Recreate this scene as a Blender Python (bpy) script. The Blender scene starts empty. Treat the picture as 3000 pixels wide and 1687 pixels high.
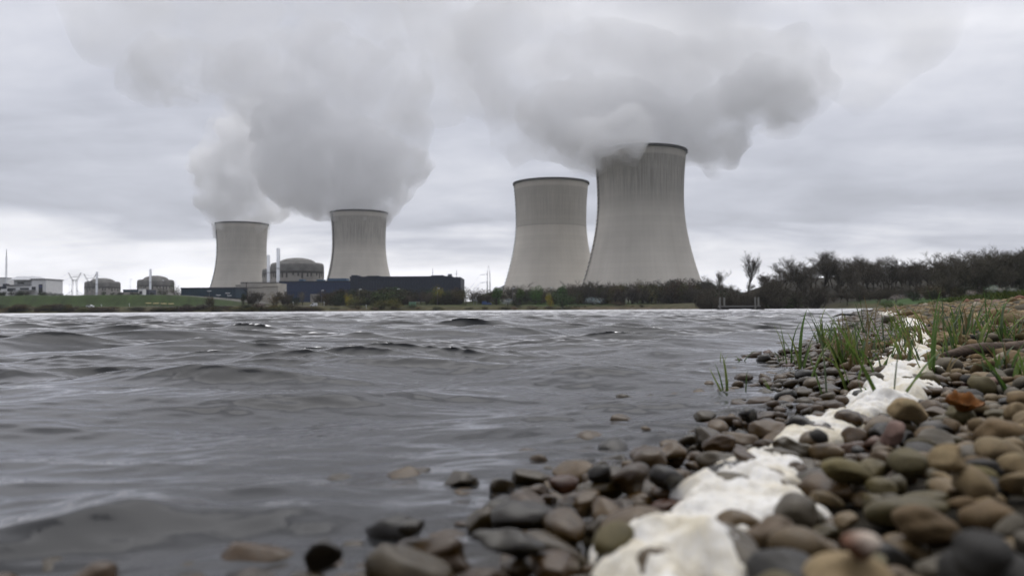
import bpy, bmesh, math, random
import numpy as np
from mathutils import Vector, Matrix, noise as mnoise

SC = bpy.context.scene
COL = SC.collection
PI = math.pi
rnd = random.Random(7)
rng = np.random.default_rng(11)

# ------------------------------------------------------------------ camera
H_EYE = 0.30
F_PX = 3000 * 28 / 36.0
HORIZON = 907.5
PITCH = math.atan((HORIZON - 843.5) / F_PX)
ROLL = 0.006
_F = Vector((0, math.cos(PITCH), math.sin(PITCH)))
_U0 = Vector((0, -math.sin(PITCH), math.cos(PITCH)))
_R0 = Vector((1, 0, 0))
_R = (_R0 * math.cos(ROLL) - _U0 * math.sin(ROLL))
_U = (_U0 * math.cos(ROLL) + _R0 * math.sin(ROLL))
EYE = Vector((0, 0, H_EYE))

cam_d = bpy.data.cameras.new('camera')
cam = bpy.data.objects.new('camera', cam_d)
COL.objects.link(cam)
cam_d.lens = 28
cam_d.sensor_width = 36
cam_d.clip_start = 0.02
cam_d.clip_end = 20000
M = Matrix((( _R.x, _U.x, -_F.x, EYE.x), (_R.y, _U.y, -_F.y, EYE.y), (_R.z, _U.z, -_F.z, EYE.z), (0, 0, 0, 1)))
cam.matrix_world = M
cam_d.dof.use_dof = True
cam_d.dof.focus_distance = 5.5
cam_d.dof.aperture_fstop = 3.0
cam_d.dof.aperture_blades = 7
SC.camera = cam

# ------------------------------------------------------------------ render settings
SC.render.engine = 'CYCLES'
cy = SC.cycles
cy.use_denoising = True
cy.denoiser = 'OPENIMAGEDENOISE'
cy.max_bounces = 26
cy.diffuse_bounces = 3
cy.glossy_bounces = 4
cy.transmission_bounces = 4
cy.transparent_max_bounces = 16
cy.volume_bounces = 20
cy.volume_step_rate = 1.0
cy.volume_max_steps = 256
cy.caustics_reflective = False
cy.caustics_refractive = False
cy.sample_clamp_indirect = 4.0
SC.view_settings.view_transform = 'Standard'
SC.view_settings.look = 'None'
SC.view_settings.exposure = 0.0
SC.view_settings.gamma = 1.0

# ------------------------------------------------------------------ node helper
class NT:
    def __init__(s, tree):
        s.t = tree; s.n = tree.nodes; s.l = tree.links
    def new(s, typ, **kw):
        nd = s.n.new(typ)
        for k, v in kw.items():
            setattr(nd, k, v)
        return nd
    def put(s, sock, v):
        if isinstance(v, bpy.types.NodeSocket):
            s.l.new(v, sock)
        elif v is not None:
            if hasattr(sock.default_value, '__len__') and not isinstance(v, (int, float)) :
                v = tuple(v)
                if len(sock.default_value) == 4 and len(v) == 3: v = v + (1,)
            sock.default_value = v
    def math(s, op, a, b=0.0, c=None, clamp=False):
        nd = s.new('ShaderNodeMath', operation=op, use_clamp=clamp)
        s.put(nd.inputs[0], a); s.put(nd.inputs[1], b)
        if c is not None: s.put(nd.inputs[2], c)
        return nd.outputs[0]
    def vmath(s, op, a, b=(0, 0, 0)):
        nd = s.new('ShaderNodeVectorMath', operation=op)
        s.put(nd.inputs[0], a)
        if op == 'SCALE': s.put(nd.inputs['Scale'], b)
        else: s.put(nd.inputs[1], b)
        return nd.outputs[0]
    def mix(s, f, a, b, mode='MIX'):
        nd = s.new('ShaderNodeMix', data_type='RGBA', blend_type=mode)
        s.put(nd.inputs[0], f); s.put(nd.inputs[6], a); s.put(nd.inputs[7], b)
        return nd.outputs[2]
    def ramp(s, x, a, b, lo=0.0, hi=1.0, smooth=True):
        nd = s.new('ShaderNodeMapRange', interpolation_type='SMOOTHSTEP' if smooth else 'LINEAR')
        s.put(nd.inputs['Value'], x)
        nd.inputs['From Min'].default_value = a; nd.inputs['From Max'].default_value = b
        nd.inputs['To Min'].default_value = lo; nd.inputs['To Max'].default_value = hi
        return nd.outputs[0]
    def noise(s, vec, scale, detail=4, rough=0.55, dist=0.0, out=0):
        nd = s.new('ShaderNodeTexNoise')
        if vec is not None: s.put(nd.inputs['Vector'], vec)
        nd.inputs['Scale'].default_value = scale; nd.inputs['Detail'].default_value = detail
        nd.inputs['Roughness'].default_value = rough; nd.inputs['Distortion'].default_value = dist
        return nd.outputs[out]
    def sep(s, v):
        nd = s.new('ShaderNodeSeparateXYZ'); s.put(nd.inputs[0], v); return nd.outputs
    def comb(s, x=0.0, y=0.0, z=0.0):
        nd = s.new('ShaderNodeCombineXYZ')
        s.put(nd.inputs[0], x); s.put(nd.inputs[1], y); s.put(nd.inputs[2], z)
        return nd.outputs[0]

# ------------------------------------------------------------------ world: overcast sky
SUN_EL, SUN_AZ = math.radians(76), math.radians(18)       # azimuth from +Y towards +X
world = bpy.data.worlds.new('World'); SC.world = world
world.use_nodes = True
world.cycles.sampling_method = 'MANUAL'
world.cycles.sample_map_resolution = 512
w = NT(world.node_tree); w.n.clear()
out = w.new('ShaderNodeOutputWorld'); bg = w.new('ShaderNodeBackground')
bg.inputs['Strength'].default_value = 0.127
w.l.new(bg.outputs[0], out.inputs['Surface'])
sky = w.new('ShaderNodeTexSky', sky_type='NISHITA', sun_disc=False)
sky.sun_elevation = SUN_EL; sky.sun_rotation = SUN_AZ
sky.air_density = 1.0; sky.dust_density = 3.0; sky.ozone_density = 1.0
tc = w.new('ShaderNodeTexCoord')
d = w.vmath('NORMALIZE', tc.outputs['Generated'])
dx, dy, dz = w.sep(d)
zc = w.math('MAXIMUM', dz, 0.0)
den = w.math('ADD', zc, 0.20)
cl = w.comb(w.math('DIVIDE', dx, den), w.math('DIVIDE', dy, den), 3.7)
nA = w.noise(w.vmath('MULTIPLY', cl, (0.8, 1.5, 1)), 1.1, 5, 0.5, 0.5)
nB = w.noise(w.vmath('ADD', cl, (7.3, 2.2, 0)), 3.0, 6, 0.55, 0.3)
# layers of the overcast by elevation: a bright gap low over the horizon, a darker deck above it, lighter towards the zenith
cr = w.new('ShaderNodeValToRGB')
el = cr.color_ramp.elements
stops = [(0.0, 9.0), (0.035, 9.8), (0.070, 8.2), (0.112, 4.5), (0.19, 4.9), (0.34, 6.5), (0.6, 9.8), (1.0, 12.0)]
while len(el) < len(stops): el.new(0.5)
for e, (p, v) in zip(el, stops):
    e.position = p; g = v / 12.0; e.color = (g, g, g, 1)
wob = w.math('MULTIPLY', w.math('SUBTRACT', nA, 0.5), 0.26)
lift = w.ramp(dx, -0.5, 0.6, 0.0, 0.030)
zz = w.math('ADD', w.math('ADD', zc, w.math('MULTIPLY', wob, w.ramp(zc, 0.0, 0.12))), lift)
w.l.new(zz, cr.inputs[0])
band = w.math('MULTIPLY', cr.outputs[0], 12.0)
tex = w.math('ADD', 0.28, w.math('ADD', w.math('MULTIPLY', nA, 0.84), w.math('MULTIPLY', nB, 0.62)))
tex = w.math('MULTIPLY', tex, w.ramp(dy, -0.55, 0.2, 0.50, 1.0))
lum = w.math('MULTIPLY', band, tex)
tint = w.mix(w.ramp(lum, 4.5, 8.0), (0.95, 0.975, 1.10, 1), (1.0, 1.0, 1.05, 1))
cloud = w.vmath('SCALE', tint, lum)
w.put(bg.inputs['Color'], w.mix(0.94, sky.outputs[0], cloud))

sun_d = bpy.data.lights.new('sun', 'SUN'); sun = bpy.data.objects.new('sun', sun_d)
COL.objects.link(sun)
sun_d.energy = 1.35; sun_d.angle = math.radians(50); sun_d.color = (1, 0.985, 0.965)
sdir = Vector((math.sin(SUN_AZ) * math.cos(SUN_EL), math.cos(SUN_AZ) * math.cos(SUN_EL), math.sin(SUN_EL)))
sun.rotation_euler = sdir.to_track_quat('Z', 'Y').to_euler()

# ------------------------------------------------------------------ projection helpers
def ray(px, py):
    return _F + _R * ((px - 1500) / F_PX) + _U * ((843.5 - py) / F_PX)
def P(px, py, Y):
    """World point seen at photo pixel (px, py) whose forward distance is Y."""
    r = ray(px, py); return EYE + r * (Y / r.y)
def PX(px, Y):
    return P(px, HORIZON - (px - 1500) * ROLL, Y).x

# ------------------------------------------------------------------ object helpers
def link(o, parent=None):
    COL.objects.link(o)
    if parent is not None: o.parent = parent
    return o
def tag(o, label=None, cat=None, group=None, kind=None):
    if label: o['label'] = label
    if cat: o['category'] = cat
    if group: o['group'] = group
    if kind: o['kind'] = kind
    return o
def thing(name, label, cat, loc=(0, 0, 0), rz=0.0, group=None):
    o = bpy.data.objects.new(name, None); link(o)
    o.empty_display_size = 0.1
    o.location = loc; o.rotation_euler = (0, 0, rz)
    return tag(o, label, cat, group)
def np_mesh(name, V, F, smooth=True):
    """mesh from an (n,3) array and a list of face arrays (each (m,3) or (m,4))"""
    me = bpy.data.meshes.new(name)
    if not isinstance(F, (list, tuple)): F = [F]
    F = [f for f in F if len(f)]
    V = np.asarray(V, dtype=np.float32)
    me.vertices.add(len(V)); me.vertices.foreach_set('co', V.ravel())
    nl = sum(f.size for f in F); npoly = sum(len(f) for f in F)
    me.loops.add(nl); me.polygons.add(npoly)
    me.loops.foreach_set('vertex_index', np.concatenate([f.ravel() for f in F]).astype(np.int32))
    sizes = np.concatenate([np.full(len(f), f.shape[1], dtype=np.int32) for f in F])
    starts = np.zeros(npoly, dtype=np.int32); starts[1:] = np.cumsum(sizes)[:-1]
    me.polygons.foreach_set('loop_start', starts)
    if smooth: me.polygons.foreach_set('use_smooth', np.ones(npoly, dtype=bool))
    me.update(calc_edges=True)
    return me
def vattr(me, name, arr, typ='FLOAT'):
    a = me.attributes.new(name, typ, 'POINT')
    arr = np.asarray(arr, dtype=np.float32)
    if typ == 'FLOAT': a.data.foreach_set('value', arr.ravel())
    else:
        if arr.shape[1] == 3: arr = np.hstack([arr, np.ones((len(arr), 1), np.float32)])
        a.data.foreach_set('color', arr.ravel())
def mobj(name, me, m=None, parent=None):
    o = bpy.data.objects.new(name, me)
    if m is not None: me.materials.append(m)
    return link(o, parent)

class MB:
    """collects boxes, bars and tubes into one mesh"""
    def __init__(s): s.v = []; s.f = []
    def quad_box(s, pts):
        b = len(s.v); s.v += [tuple(p) for p in pts]
        s.f += [tuple(b + i for i in q) for q in ((0, 3, 2, 1), (4, 5, 6, 7), (0, 1, 5, 4), (1, 2, 6, 5), (2, 3, 7, 6), (3, 0, 4, 7))]
        return s
    def box(s, x0, x1, y0, y1, z0, z1):
        return s.quad_box([(x0, y0, z0), (x1, y0, z0), (x1, y1, z0), (x0, y1, z0), (x0, y0, z1), (x1, y0, z1), (x1, y1, z1), (x0, y1, z1)])
    def bar(s, a, b, r, r2=None, n=4):
        a = Vector(a); b = Vector(b); r2 = r if r2 is None else r2
        ax = (b - a).normalized(); t = Vector((0, 0, 1)) if abs(ax.z) < 0.9 else Vector((1, 0, 0))
        u = ax.cross(t).normalized(); v = ax.cross(u)
        k = len(s.v)
        for (c, rr) in ((a, r), (b, r2)):
            for i in range(n):
                an = 2 * PI * (i + .5) / n
                p = c + u * (math.cos(an) * rr) + v * (math.sin(an) * rr); s.v.append(tuple(p))
        for i in range(n):
            j = (i + 1) % n; s.f.append((k + i, k + j, k + n + j, k + n + i))
        s.f.append(tuple(k + i for i in reversed(range(n)))); s.f.append(tuple(k + n + i for i in range(n)))
        return s
    def lathe(s, prof, n=48, cap=True):
        k = len(s.v); m = len(prof)
        for (r, z) in prof:
            for i in range(n):
                an = 2 * PI * i / n; s.v.append((r * math.cos(an), r * math.sin(an), z))
        for j in range(m - 1):
            for i in range(n):
                i2 = (i + 1) % n
                s.f.append((k + j * n + i, k + j * n + i2, k + (j + 1) * n + i2, k + (j + 1) * n + i))
        if cap: s.f.append(tuple(k + (m - 1) * n + i for i in range(n)))
        return s
    def prism(s, prof, x0, x1):
        """profile of (y,z) extruded along x"""
        k = len(s.v); n = len(prof)
        for x in (x0, x1):
            for (y, z) in prof: s.v.append((x, y, z))
        for i in range(n):
            j = (i + 1) % n; s.f.append((k + i, k + n + i, k + n + j, k + j))
        s.f.append(tuple(k + i for i in range(n))); s.f.append(tuple(k + n + i for i in reversed(range(n))))
        return s
    def build(s, name, m=None, parent=None, smooth=False, bevel=0.0):
        me = bpy.data.meshes.new(name); me.from_pydata(s.v, [], s.f); me.update()
        if smooth:
            me.polygons.foreach_set('use_smooth', np.ones(len(me.polygons), dtype=bool))
        o = mobj(name, me, m, parent)
        if bevel:
            md = o.modifiers.new('bevel', 'BEVEL'); md.width = bevel; md.segments = 2
        return o
def copy_tree(o, parent=None):
    c = o.copy(); COL.objects.link(c); c.parent = parent
    for ch in list(o.children): copy_tree(ch, c)
    return c

# ------------------------------------------------------------------ materials
def mat(name, col, rough=0.8, spec=0.3, nscale=None, namt=0.25, attr=None, metal=0.0, bump=0.0, trans=0.0, coords='Object', rand=0.0):
    m = bpy.data.materials.new(name); m.use_nodes = True
    t = NT(m.node_tree); b = t.n['Principled BSDF']
    b.inputs['Roughness'].default_value = rough
    b.inputs['Specular IOR Level'].default_value = spec
    b.inputs['Metallic'].default_value = metal
    c = None
    if attr:
        a = t.new('ShaderNodeAttribute', attribute_name=attr); c = a.outputs['Color']
    else:
        c = t.new('ShaderNodeRGB'); c.outputs[0].default_value = (*col, 1); c = c.outputs[0]
    tcx = t.new('ShaderNodeTexCoord')
    if nscale:
        n = t.noise(tcx.outputs[coords], nscale, 6, 0.62)
        f = t.ramp(n, 0.3, 0.7, 1 - namt, 1 + namt, False)
        c = t.vmath('SCALE', c, f)
        if bump:
            bn = t.new('ShaderNodeBump'); bn.inputs['Strength'].default_value = bump; bn.inputs['Distance'].default_value = 0.02
            t.l.new(n, bn.inputs['Height']); t.l.new(bn.outputs[0], b.inputs['Normal'])
    if rand:
        oi = t.new('ShaderNodeObjectInfo')
        c = t.vmath('SCALE', c, t.ramp(oi.outputs['Random'], 0, 1, 1 - rand, 1 + rand, False))
    t.put(b.inputs['Base Color'], c)
    if trans:
        b.inputs['Subsurface Weight'].default_value = trans
        b.inputs['Subsurface Radius'].default_value = (0.02, 0.02, 0.018)
    return m
#PART2
# ------------------------------------------------------------------ terrain
LAKE = np.array([(-2000, -420), (-30, -22), (-3, -2.0), (-1.0, .20), (-.40, .85), (-.18, 1.07), (-.02, 1.40), (.30, 1.76), (.98, 3.05), (1.52, 4.9),
                 (3.15, 7.7), (6.9, 16.5), (20, 46), (46, 101), (103, 222), (116, 262), (104, 320), (98, 390), (80, 446), (20, 455),
                 (-120, 451), (-300, 447), (-520, 440), (-900, 420), (-2000, 380)], dtype=np.float64)
def lake_sd(X, Y):
    """signed distance to the lake outline, negative on the water"""
    X = np.asarray(X, dtype=np.float64); Y = np.asarray(Y, dtype=np.float64)
    best = np.full(X.shape, 1e18); inside = np.zeros(X.shape, bool)
    n = len(LAKE)
    for i in range(n):
        ax, ay = LAKE[i]; bx, by = LAKE[(i + 1) % n]
        ex, ey = bx - ax, by - ay
        t = np.clip(((X - ax) * ex + (Y - ay) * ey) / (ex * ex + ey * ey), 0, 1)
        best = np.minimum(best, (X - ax - t * ex) ** 2 + (Y - ay - t * ey) ** 2)
        c = (ay > Y) != (by > Y)
        if ey != 0: inside ^= c & (X < ex * (Y - ay) / ey + ax)
    return np.where(inside, -1, 1) * np.sqrt(best)
def sst(x, a, b):
    t = np.clip((x - a) / (b - a), 0, 1); return t * t * (3 - 2 * t)
def wob(X, Y, f, s=0.0):
    return (np.sin(X * f + 1.3 + s) * np.cos(Y * f * .83 + .7 + s) + .6 * np.sin(X * f * 1.9 - Y * f * 1.4 + 2 + s) + .4 * np.sin(Y * f * 3.1 + X * f * 2.3 + s)) / 2
def terrain(X, Y, d=None):
    X = np.asarray(X, dtype=np.float64); Y = np.asarray(Y, dtype=np.float64)
    if d is None: d = lake_sd(X, Y)
    dd = d + .05 * wob(X, Y, 5.0) * sst(Y, 30, 5)
    zb = -.036 + np.where(dd < 4, .115 * dd, .46 + .02 * (dd - 4)) + .11 * np.clip(dd - 7, 0, 45) + .012 * wob(X, Y, 3.1) * sst(dd, .1, .6)
    far = sst(Y, 150, 300)
    u = X / np.maximum(Y, 1)
    zf = 3.2 * (1 - np.exp(-np.maximum(d, 0) / 9)) + .012 * np.clip(d, 0, 60)
    plat = np.where(X < -190, 1, 0) * 0.0
    hi = 7.6 - 5.6 * sst(X, -232, -160)
    zf = zf + hi * sst(Y, 486, 516) * sst(u, .16, .05) + 3.0 * sst(Y, 500, 560) * sst(u, .05, .16)
    zf = zf + 14 * sst(u, .25, .36) * sst(Y, 310, 470) + 7 * sst(u, .40, .66) * sst(Y, 250, 480)
    zf = zf + .3 * wob(X, Y, .11) * sst(d, 4, 20)
    z = np.where(d > 0, zb * (1 - far) + zf * far, np.maximum(-1.5, .115 * dd - .036 * (1 - far)))
    rr = np.hypot(X, Y); az = X / np.maximum(Y, 1)
    z = z + sst(rr, 3000, 3900) * (15 + 125 * sst(az, -.075, .02) * (1 + .25 * wob(X, Y, .0031)) * sst(az, .36, .20))   # far hills
    return z
def ground_at(px, py, dz=0.0):
    """where the ray through a photo pixel meets the terrain"""
    r = ray(px, py); t = np.geomspace(.3, 3000, 6000)
    X = EYE.x + r.x * t; Y = EYE.y + r.y * t; Z = EYE.z + r.z * t
    g = np.maximum(terrain(X, Y), 0.0) + dz
    k = np.argmax(Z < g)
    return Vector((X[k], Y[k], g[k]))
def zt(x, y): return float(terrain(np.array([x]), np.array([y]))[0])

def polar(nr, r0, r1, fine, span=50):
    a = np.radians(np.concatenate([np.linspace(-180, -span, 50)[:-1], np.linspace(-span, span, fine), np.linspace(span, 180, 50)[1:]]))
    r = np.geomspace(r0, r1, nr)
    A, R_ = np.meshgrid(a, r)
    return np.sin(A) * R_, np.cos(A) * R_, R_, a
def grid_faces(nr, na):
    i = np.arange(nr - 1)[:, None] * na; j = np.arange(na - 1)[None, :]
    a = (i + j).ravel()
    return np.stack([a, a + 1, a + na + 1, a + na], 1).astype(np.int32)

def build_ground():
    nr, fine = 640, 420
    X, Y, Rr, a = polar(nr, .12, 9000, fine)
    d = lake_sd(X, Y); Z = terrain(X, Y, d)
    na = len(a)
    V = np.stack([X, Y, Z], -1).reshape(-1, 3)
    u = X / np.maximum(Y, 1)
    c = np.empty(X.shape + (3,))
    gravel = np.array((.020, .017, .012)); scrub = np.array((.052, .048, .022)); green = np.array((.023, .039, .009))
    wood = np.array((.022, .019, .013)); yard = np.array((.11, .105, .095)); mead = np.array((.042, .050, .018)); soil = np.array((.075, .058, .038))
    c[:] = scrub
    def put(mask, colr): c[:] = c * (1 - mask[..., None]) + colr * mask[..., None]
    near = sst(Y, 170, 120)
    put(near * sst(d, 7.5, 6.0), gravel)  # bed colour darkened to stand for shade in the gaps between pebbles
    put(near * sst(d, 6.0, 8.0) * (Y > 0), np.array((.055, .075, .020)))
    put(sst(u, .38, .44) * sst(Y, 90, 130) * sst(d, 6, 9), np.array((.035, .070, .018)))
    put((d > 0) * sst(Y, 300, 340) * sst(d, 4.0, 1.0), soil)
    bank = sst(Y, 430, 440) * sst(d, 10, 22)
    put(bank * sst(u, .06, .03) * sst(u, -.24, -.16), mead)
    put(sst(Y, 484, 490) * sst(u, -.30, -.36), green)
    put(sst(Y, 476, 486) * sst(u, -.33, -.42), green)
    put(sst(Y, 462, 470) * sst(u, .00, .04) * sst(u, .20, .16), green * 1.15)
    put(sst(Y, 520, 530) * sst(u, .2, .1), yard)
    put(sst(u, .22, .27) * sst(Y, 262, 300) , wood)
    put(sst(np.hypot(X, Y), 1400, 2400), np.array((.040, .052, .048)))  # far ground tinted blue-grey, distance haze put into its colour
    nz = 1 + .35 * wob(X, Y, .35) + .3 * wob(X, Y, 1.3, 4)
    c *= np.clip(nz, .4, 1.7)[..., None]
    me = np_mesh('ground', V, grid_faces(nr, na))
    vattr(me, 'col', c.reshape(-1, 3), 'FLOAT_COLOR')
    m = mat('ground', (1, 1, 1), .95, .15, 9.0, .45, attr='col', bump=.6)
    tag(mobj('ground', me, m), kind='structure')
build_ground()

# ------------------------------------------------------------------ water
def build_water():
    nr, fine = 2100, 1000
    X, Y, Rr, a = polar(nr, .45, 900, fine, 42)
    na = len(a)
    d = lake_sd(X, Y)
    shape = X.shape
    sel = (d < .6).ravel()
    X, Y, Rr, d = X.ravel()[sel], Y.ravel()[sel], Rr.ravel()[sel], d.ravel()[sel]
    Xf = X.astype(np.float32); Yf = Y.astype(np.float32)
    Zw = np.zeros_like(Xf); DX = np.zeros_like(Xf); DY = np.zeros_like(Xf); unres = np.zeros_like(Xf)
    sp = (Rr * math.log(900 / .45) / nr).astype(np.float32)
    big = (.10 + .90 * sst(-d, 0, 1.1)).astype(np.float32)
    small = (.75 + .25 * sst(-d, -.05, .4)).astype(np.float32)
    patch = np.clip(.75 + .9 * wob(X, Y, .9, 1) * 1.0 + .5 * wob(X, Y, .22, 3), .42, 1.6).astype(np.float32)
    g = np.random.default_rng(5)
    N = 110
    lam = np.geomspace(.035, 3.4, N) * g.uniform(.93, 1.07, N)
    for i in range(N):
        L = lam[i]; k = 2 * PI / L
        spread = .32 if L > .5 else .34
        th = g.normal(0, spread) + (.30 if L > .5 else .15)
        kx, ky = math.sin(th) * k, -math.cos(th) * k
        s = .031 if L > 1.6 else .053 if L > .28 else .062 if L > .12 else .056          # slope of this component
        s *= g.uniform(.6, 1.4)
        A = s / k
        ph = g.uniform(0, 2 * PI)
        fade = np.clip((L / (2.2 * sp) - .6), 0, 1)
        loc = big if L > .45 else small * patch
        amp = A * fade * loc
        arg = (kx * Xf + ky * Yf + ph).astype(np.float32)
        sn, cs = np.sin(arg), np.cos(arg)
        Zw += amp * cs
        q = 1.0
        DX -= q * amp * sn * (kx / k); DY -= q * amp * sn * (ky / k)
        unres += .5 * (s * loc) ** 2 * (1 - fade ** 2)
    lift = .012
    # the steep wavelet about to break near the shore
    for (ax, ay, bx, by, A_, wf, wb) in ((-1.40, .80, -.24, 1.17, .056, .060, .20), (-2.2, 2.1, -.1, 2.75, .018, .09, .30), (.2, 4.6, 1.5, 5.9, .022, .10, .3)):
        ex, ey = bx - ax, by - ay; L_ = math.hypot(ex, ey); tx, ty = ex / L_, ey / L_
        s_ = (Xf - ax) * tx + (Yf - ay) * ty; n_ = -(Xf - ax) * ty + (Yf - ay) * tx + .05 * np.sin(s_ * 5)
        along = sst(s_, -.25, .3) * sst(s_, L_ + .3, L_ - .3) * (.78 + .22 * np.sin(s_ * 9 / L_ ** .5 + 1.0) + .12 * np.sin(s_ * 23))
        Zw += (A_ * along * np.where(n_ < 0, np.exp(-(n_ / wf) ** 2), np.exp(-(n_ / wb) ** 2))).astype(np.float32)
    V = np.stack([Xf + DX, Yf + DY, Zw * (1 + 0 * lift)], -1).reshape(-1, 3)
    F = grid_faces(nr, na)
    F = F[sel[F].all(1)]
    idx = np.cumsum(sel) - 1
    me = np_mesh('water', V, idx[F].astype(np.int32))
    alpha = .36 * np.sqrt(2 * unres) + .0015
    vattr(me, 'slope', np.sqrt(np.clip(alpha, .0, .30))  .ravel())
    vattr(me, 'depth', (-.115 * d)  .ravel())
    m = bpy.data.materials.new('lake water'); m.use_nodes = True
    t = NT(m.node_tree); t.n.clear()
    o = t.new('ShaderNodeOutputMaterial')
    att = t.new('ShaderNodeAttribute', attribute_name='slope').outputs['Fac']
    dep = t.new('ShaderNodeAttribute', attribute_name='depth').outputs['Fac']
    geo = t.new('ShaderNodeNewGeometry')
    bp = t.new('ShaderNodeBump'); bp.inputs['Strength'].default_value = .12; bp.inputs['Distance'].default_value = .012
    nn = t.noise(t.vmath('MULTIPLY', geo.outputs['Position'], (.8, 1.6, 1)), 18, 4, .62, .8)
    t.l.new(nn, bp.inputs['Height'])
    # Fresnel averaged over the wave slopes too small for the mesh (Schlick, with the mean facet tilt added to the cosine)
    nb = t.new('ShaderNodeVectorMath', operation='DOT_PRODUCT'); t.l.new(bp.outputs[0], nb.inputs[0]); t.l.new(geo.outputs['Incoming'], nb.inputs[1])
    cosv = t.math('ADD', t.math('MAXIMUM', nb.outputs['Value'], 0.0), t.math('MULTIPLY', t.math('MULTIPLY', att, att), .12))
    fres = t.math('ADD', .02, t.math('MULTIPLY', t.math('POWER', t.math('SUBTRACT', 1.0, cosv, clamp=True), 5.0), .98))
    gl = t.new('ShaderNodeBsdfGlossy'); gl.distribution = 'GGX'
    gl.inputs['Color'].default_value = (.96, .96, .98, 1)
    t.l.new(t.math('MAXIMUM', att, .04), gl.inputs['Roughness']); t.l.new(bp.outputs[0], gl.inputs['Normal'])
    df = t.new('ShaderNodeBsdfDiffuse'); df.inputs['Color'].default_value = (.027, .028, .029, 1)
    tr = t.new('ShaderNodeBsdfTransparent'); tr.inputs['Color'].default_value = (.80, .76, .66, 1)
    body = t.new('ShaderNodeMixShader')
    t.put(body.inputs[0], t.ramp(dep, -.03, .012)); t.l.new(tr.outputs[0], body.inputs[1]); t.l.new(df.outputs[0], body.inputs[2])
    mx = t.new('ShaderNodeMixShader')
    t.l.new(fres, mx.inputs[0]); t.l.new(body.outputs[0], mx.inputs[1]); t.l.new(gl.outputs[0], mx.inputs[2])
    t.l.new(mx.outputs[0], o.inputs['Surface'])
    tag(mobj('water', me, m), kind='structure')
build_water()

# ------------------------------------------------------------------ cooling towers
def tower_radius(z):          # 165 m hyperboloid
    zc_ = 115.0
    b = 92.5 if z < zc_ else 138.0
    return 43.3 * math.sqrt(1 + ((z - zc_) / b) ** 2)
TH = 165.0
def tower_mat(name, stain, line, seed):
    m = bpy.data.materials.new(name); m.use_nodes = True
    t = NT(m.node_tree); b = t.n['Principled BSDF']
    b.inputs['Roughness'].default_value = .92; b.inputs['Specular IOR Level'].default_value = .15
    tcx = t.new('ShaderNodeTexCoord'); x, y, z = t.sep(tcx.outputs['Object'])
    ang = t.math('ARCTAN2', y, x)
    base = t.mix(t.noise(t.comb(t.math('MULTIPLY', ang, 6.0), t.math('MULTIPLY', z, .012), seed), 1.0, 5, .6), (.52, .485, .425, 1), (.63, .59, .525, 1))
    big = t.noise(t.vmath('MULTIPLY', tcx.outputs['Object'], (.02, .02, .015)), 1.0, 3, .5)
    base = t.vmath('SCALE', base, t.ramp(big, .3, .7, .88, 1.1, False))
    # formwork lifts and panel joints
    lz = t.math('PINGPONG', t.math('MULTIPLY', z, 1 / 5.2), 0.5); la = t.math('PINGPONG', t.math('MULTIPLY', ang, 72 / (2 * PI)), 0.5)
    ln = t.math('MINIMUM', t.ramp(lz, 0, .10, .95, 1.0), t.ramp(la, 0, .12, .96, 1.0))
    base = t.vmath('SCALE', base, ln)
    lift = t.noise(t.comb(0, 0, t.math('FLOOR', t.math('MULTIPLY', z, 1 / 5.2))), 3.7, 0)
    base = t.vmath('SCALE', base, t.ramp(lift, .2, .8, .94, 1.05, False))
    # rain streaks that run down from the rim
    st = t.noise(t.comb(t.math('MULTIPLY', ang, 46.0), t.math('MULTIPLY', z, .02), seed + 3), 1.0, 3, .65)
    fine = t.noise(t.comb(t.math('MULTIPLY', ang, 120.0), t.math('MULTIPLY', z, .05), seed + 5), 1.0, 4, .7)
    up = t.ramp(z, 92, 140)
    s1 = t.math('MULTIPLY', t.ramp(t.math('ADD', st, t.math('MULTIPLY', t.math('SUBTRACT', fine, .5), .6)), .40, .66), up)
    allo = t.ramp(z, 88, 128, 0, .42)
    dk = t.math('ADD', t.math('MULTIPLY', s1, .55), allo)
    dk = t.math('MULTIPLY', dk, stain, clamp=True)
    if line:
        zl = t.math('ADD', z, t.math('MULTIPLY', t.math('SUBTRACT', fine, .5), 2.5))
        ab = t.ramp(zl, 107.2, 108.2)
        dk = t.math('ADD', t.math('MULTIPLY', ab, .22), t.math('MULTIPLY', dk, .42), clamp=True)
        edge = t.math('MULTIPLY', t.ramp(zl, 106.2, 107.2), t.ramp(zl, 108.6, 107.6))
        dk = t.math('ADD', dk, t.math('MULTIPLY', edge, .35), clamp=True)
    band = t.ramp(z, 155, 157, 1.0, .0)
    dk = t.math('MULTIPLY', dk, t.math('ADD', .30, t.math('MULTIPLY', band, .5)))
    base = t.mix(dk, base, (.085, .082, .078, 1))
    t.put(b.inputs['Base Color'], base)
    return m
M_rim = mat('dark rim concrete', (.085, .084, .082), .9, .2, .3, .3)
M_steel_dark = mat('dark steel', (.05, .05, .055), .6, .4)
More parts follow.
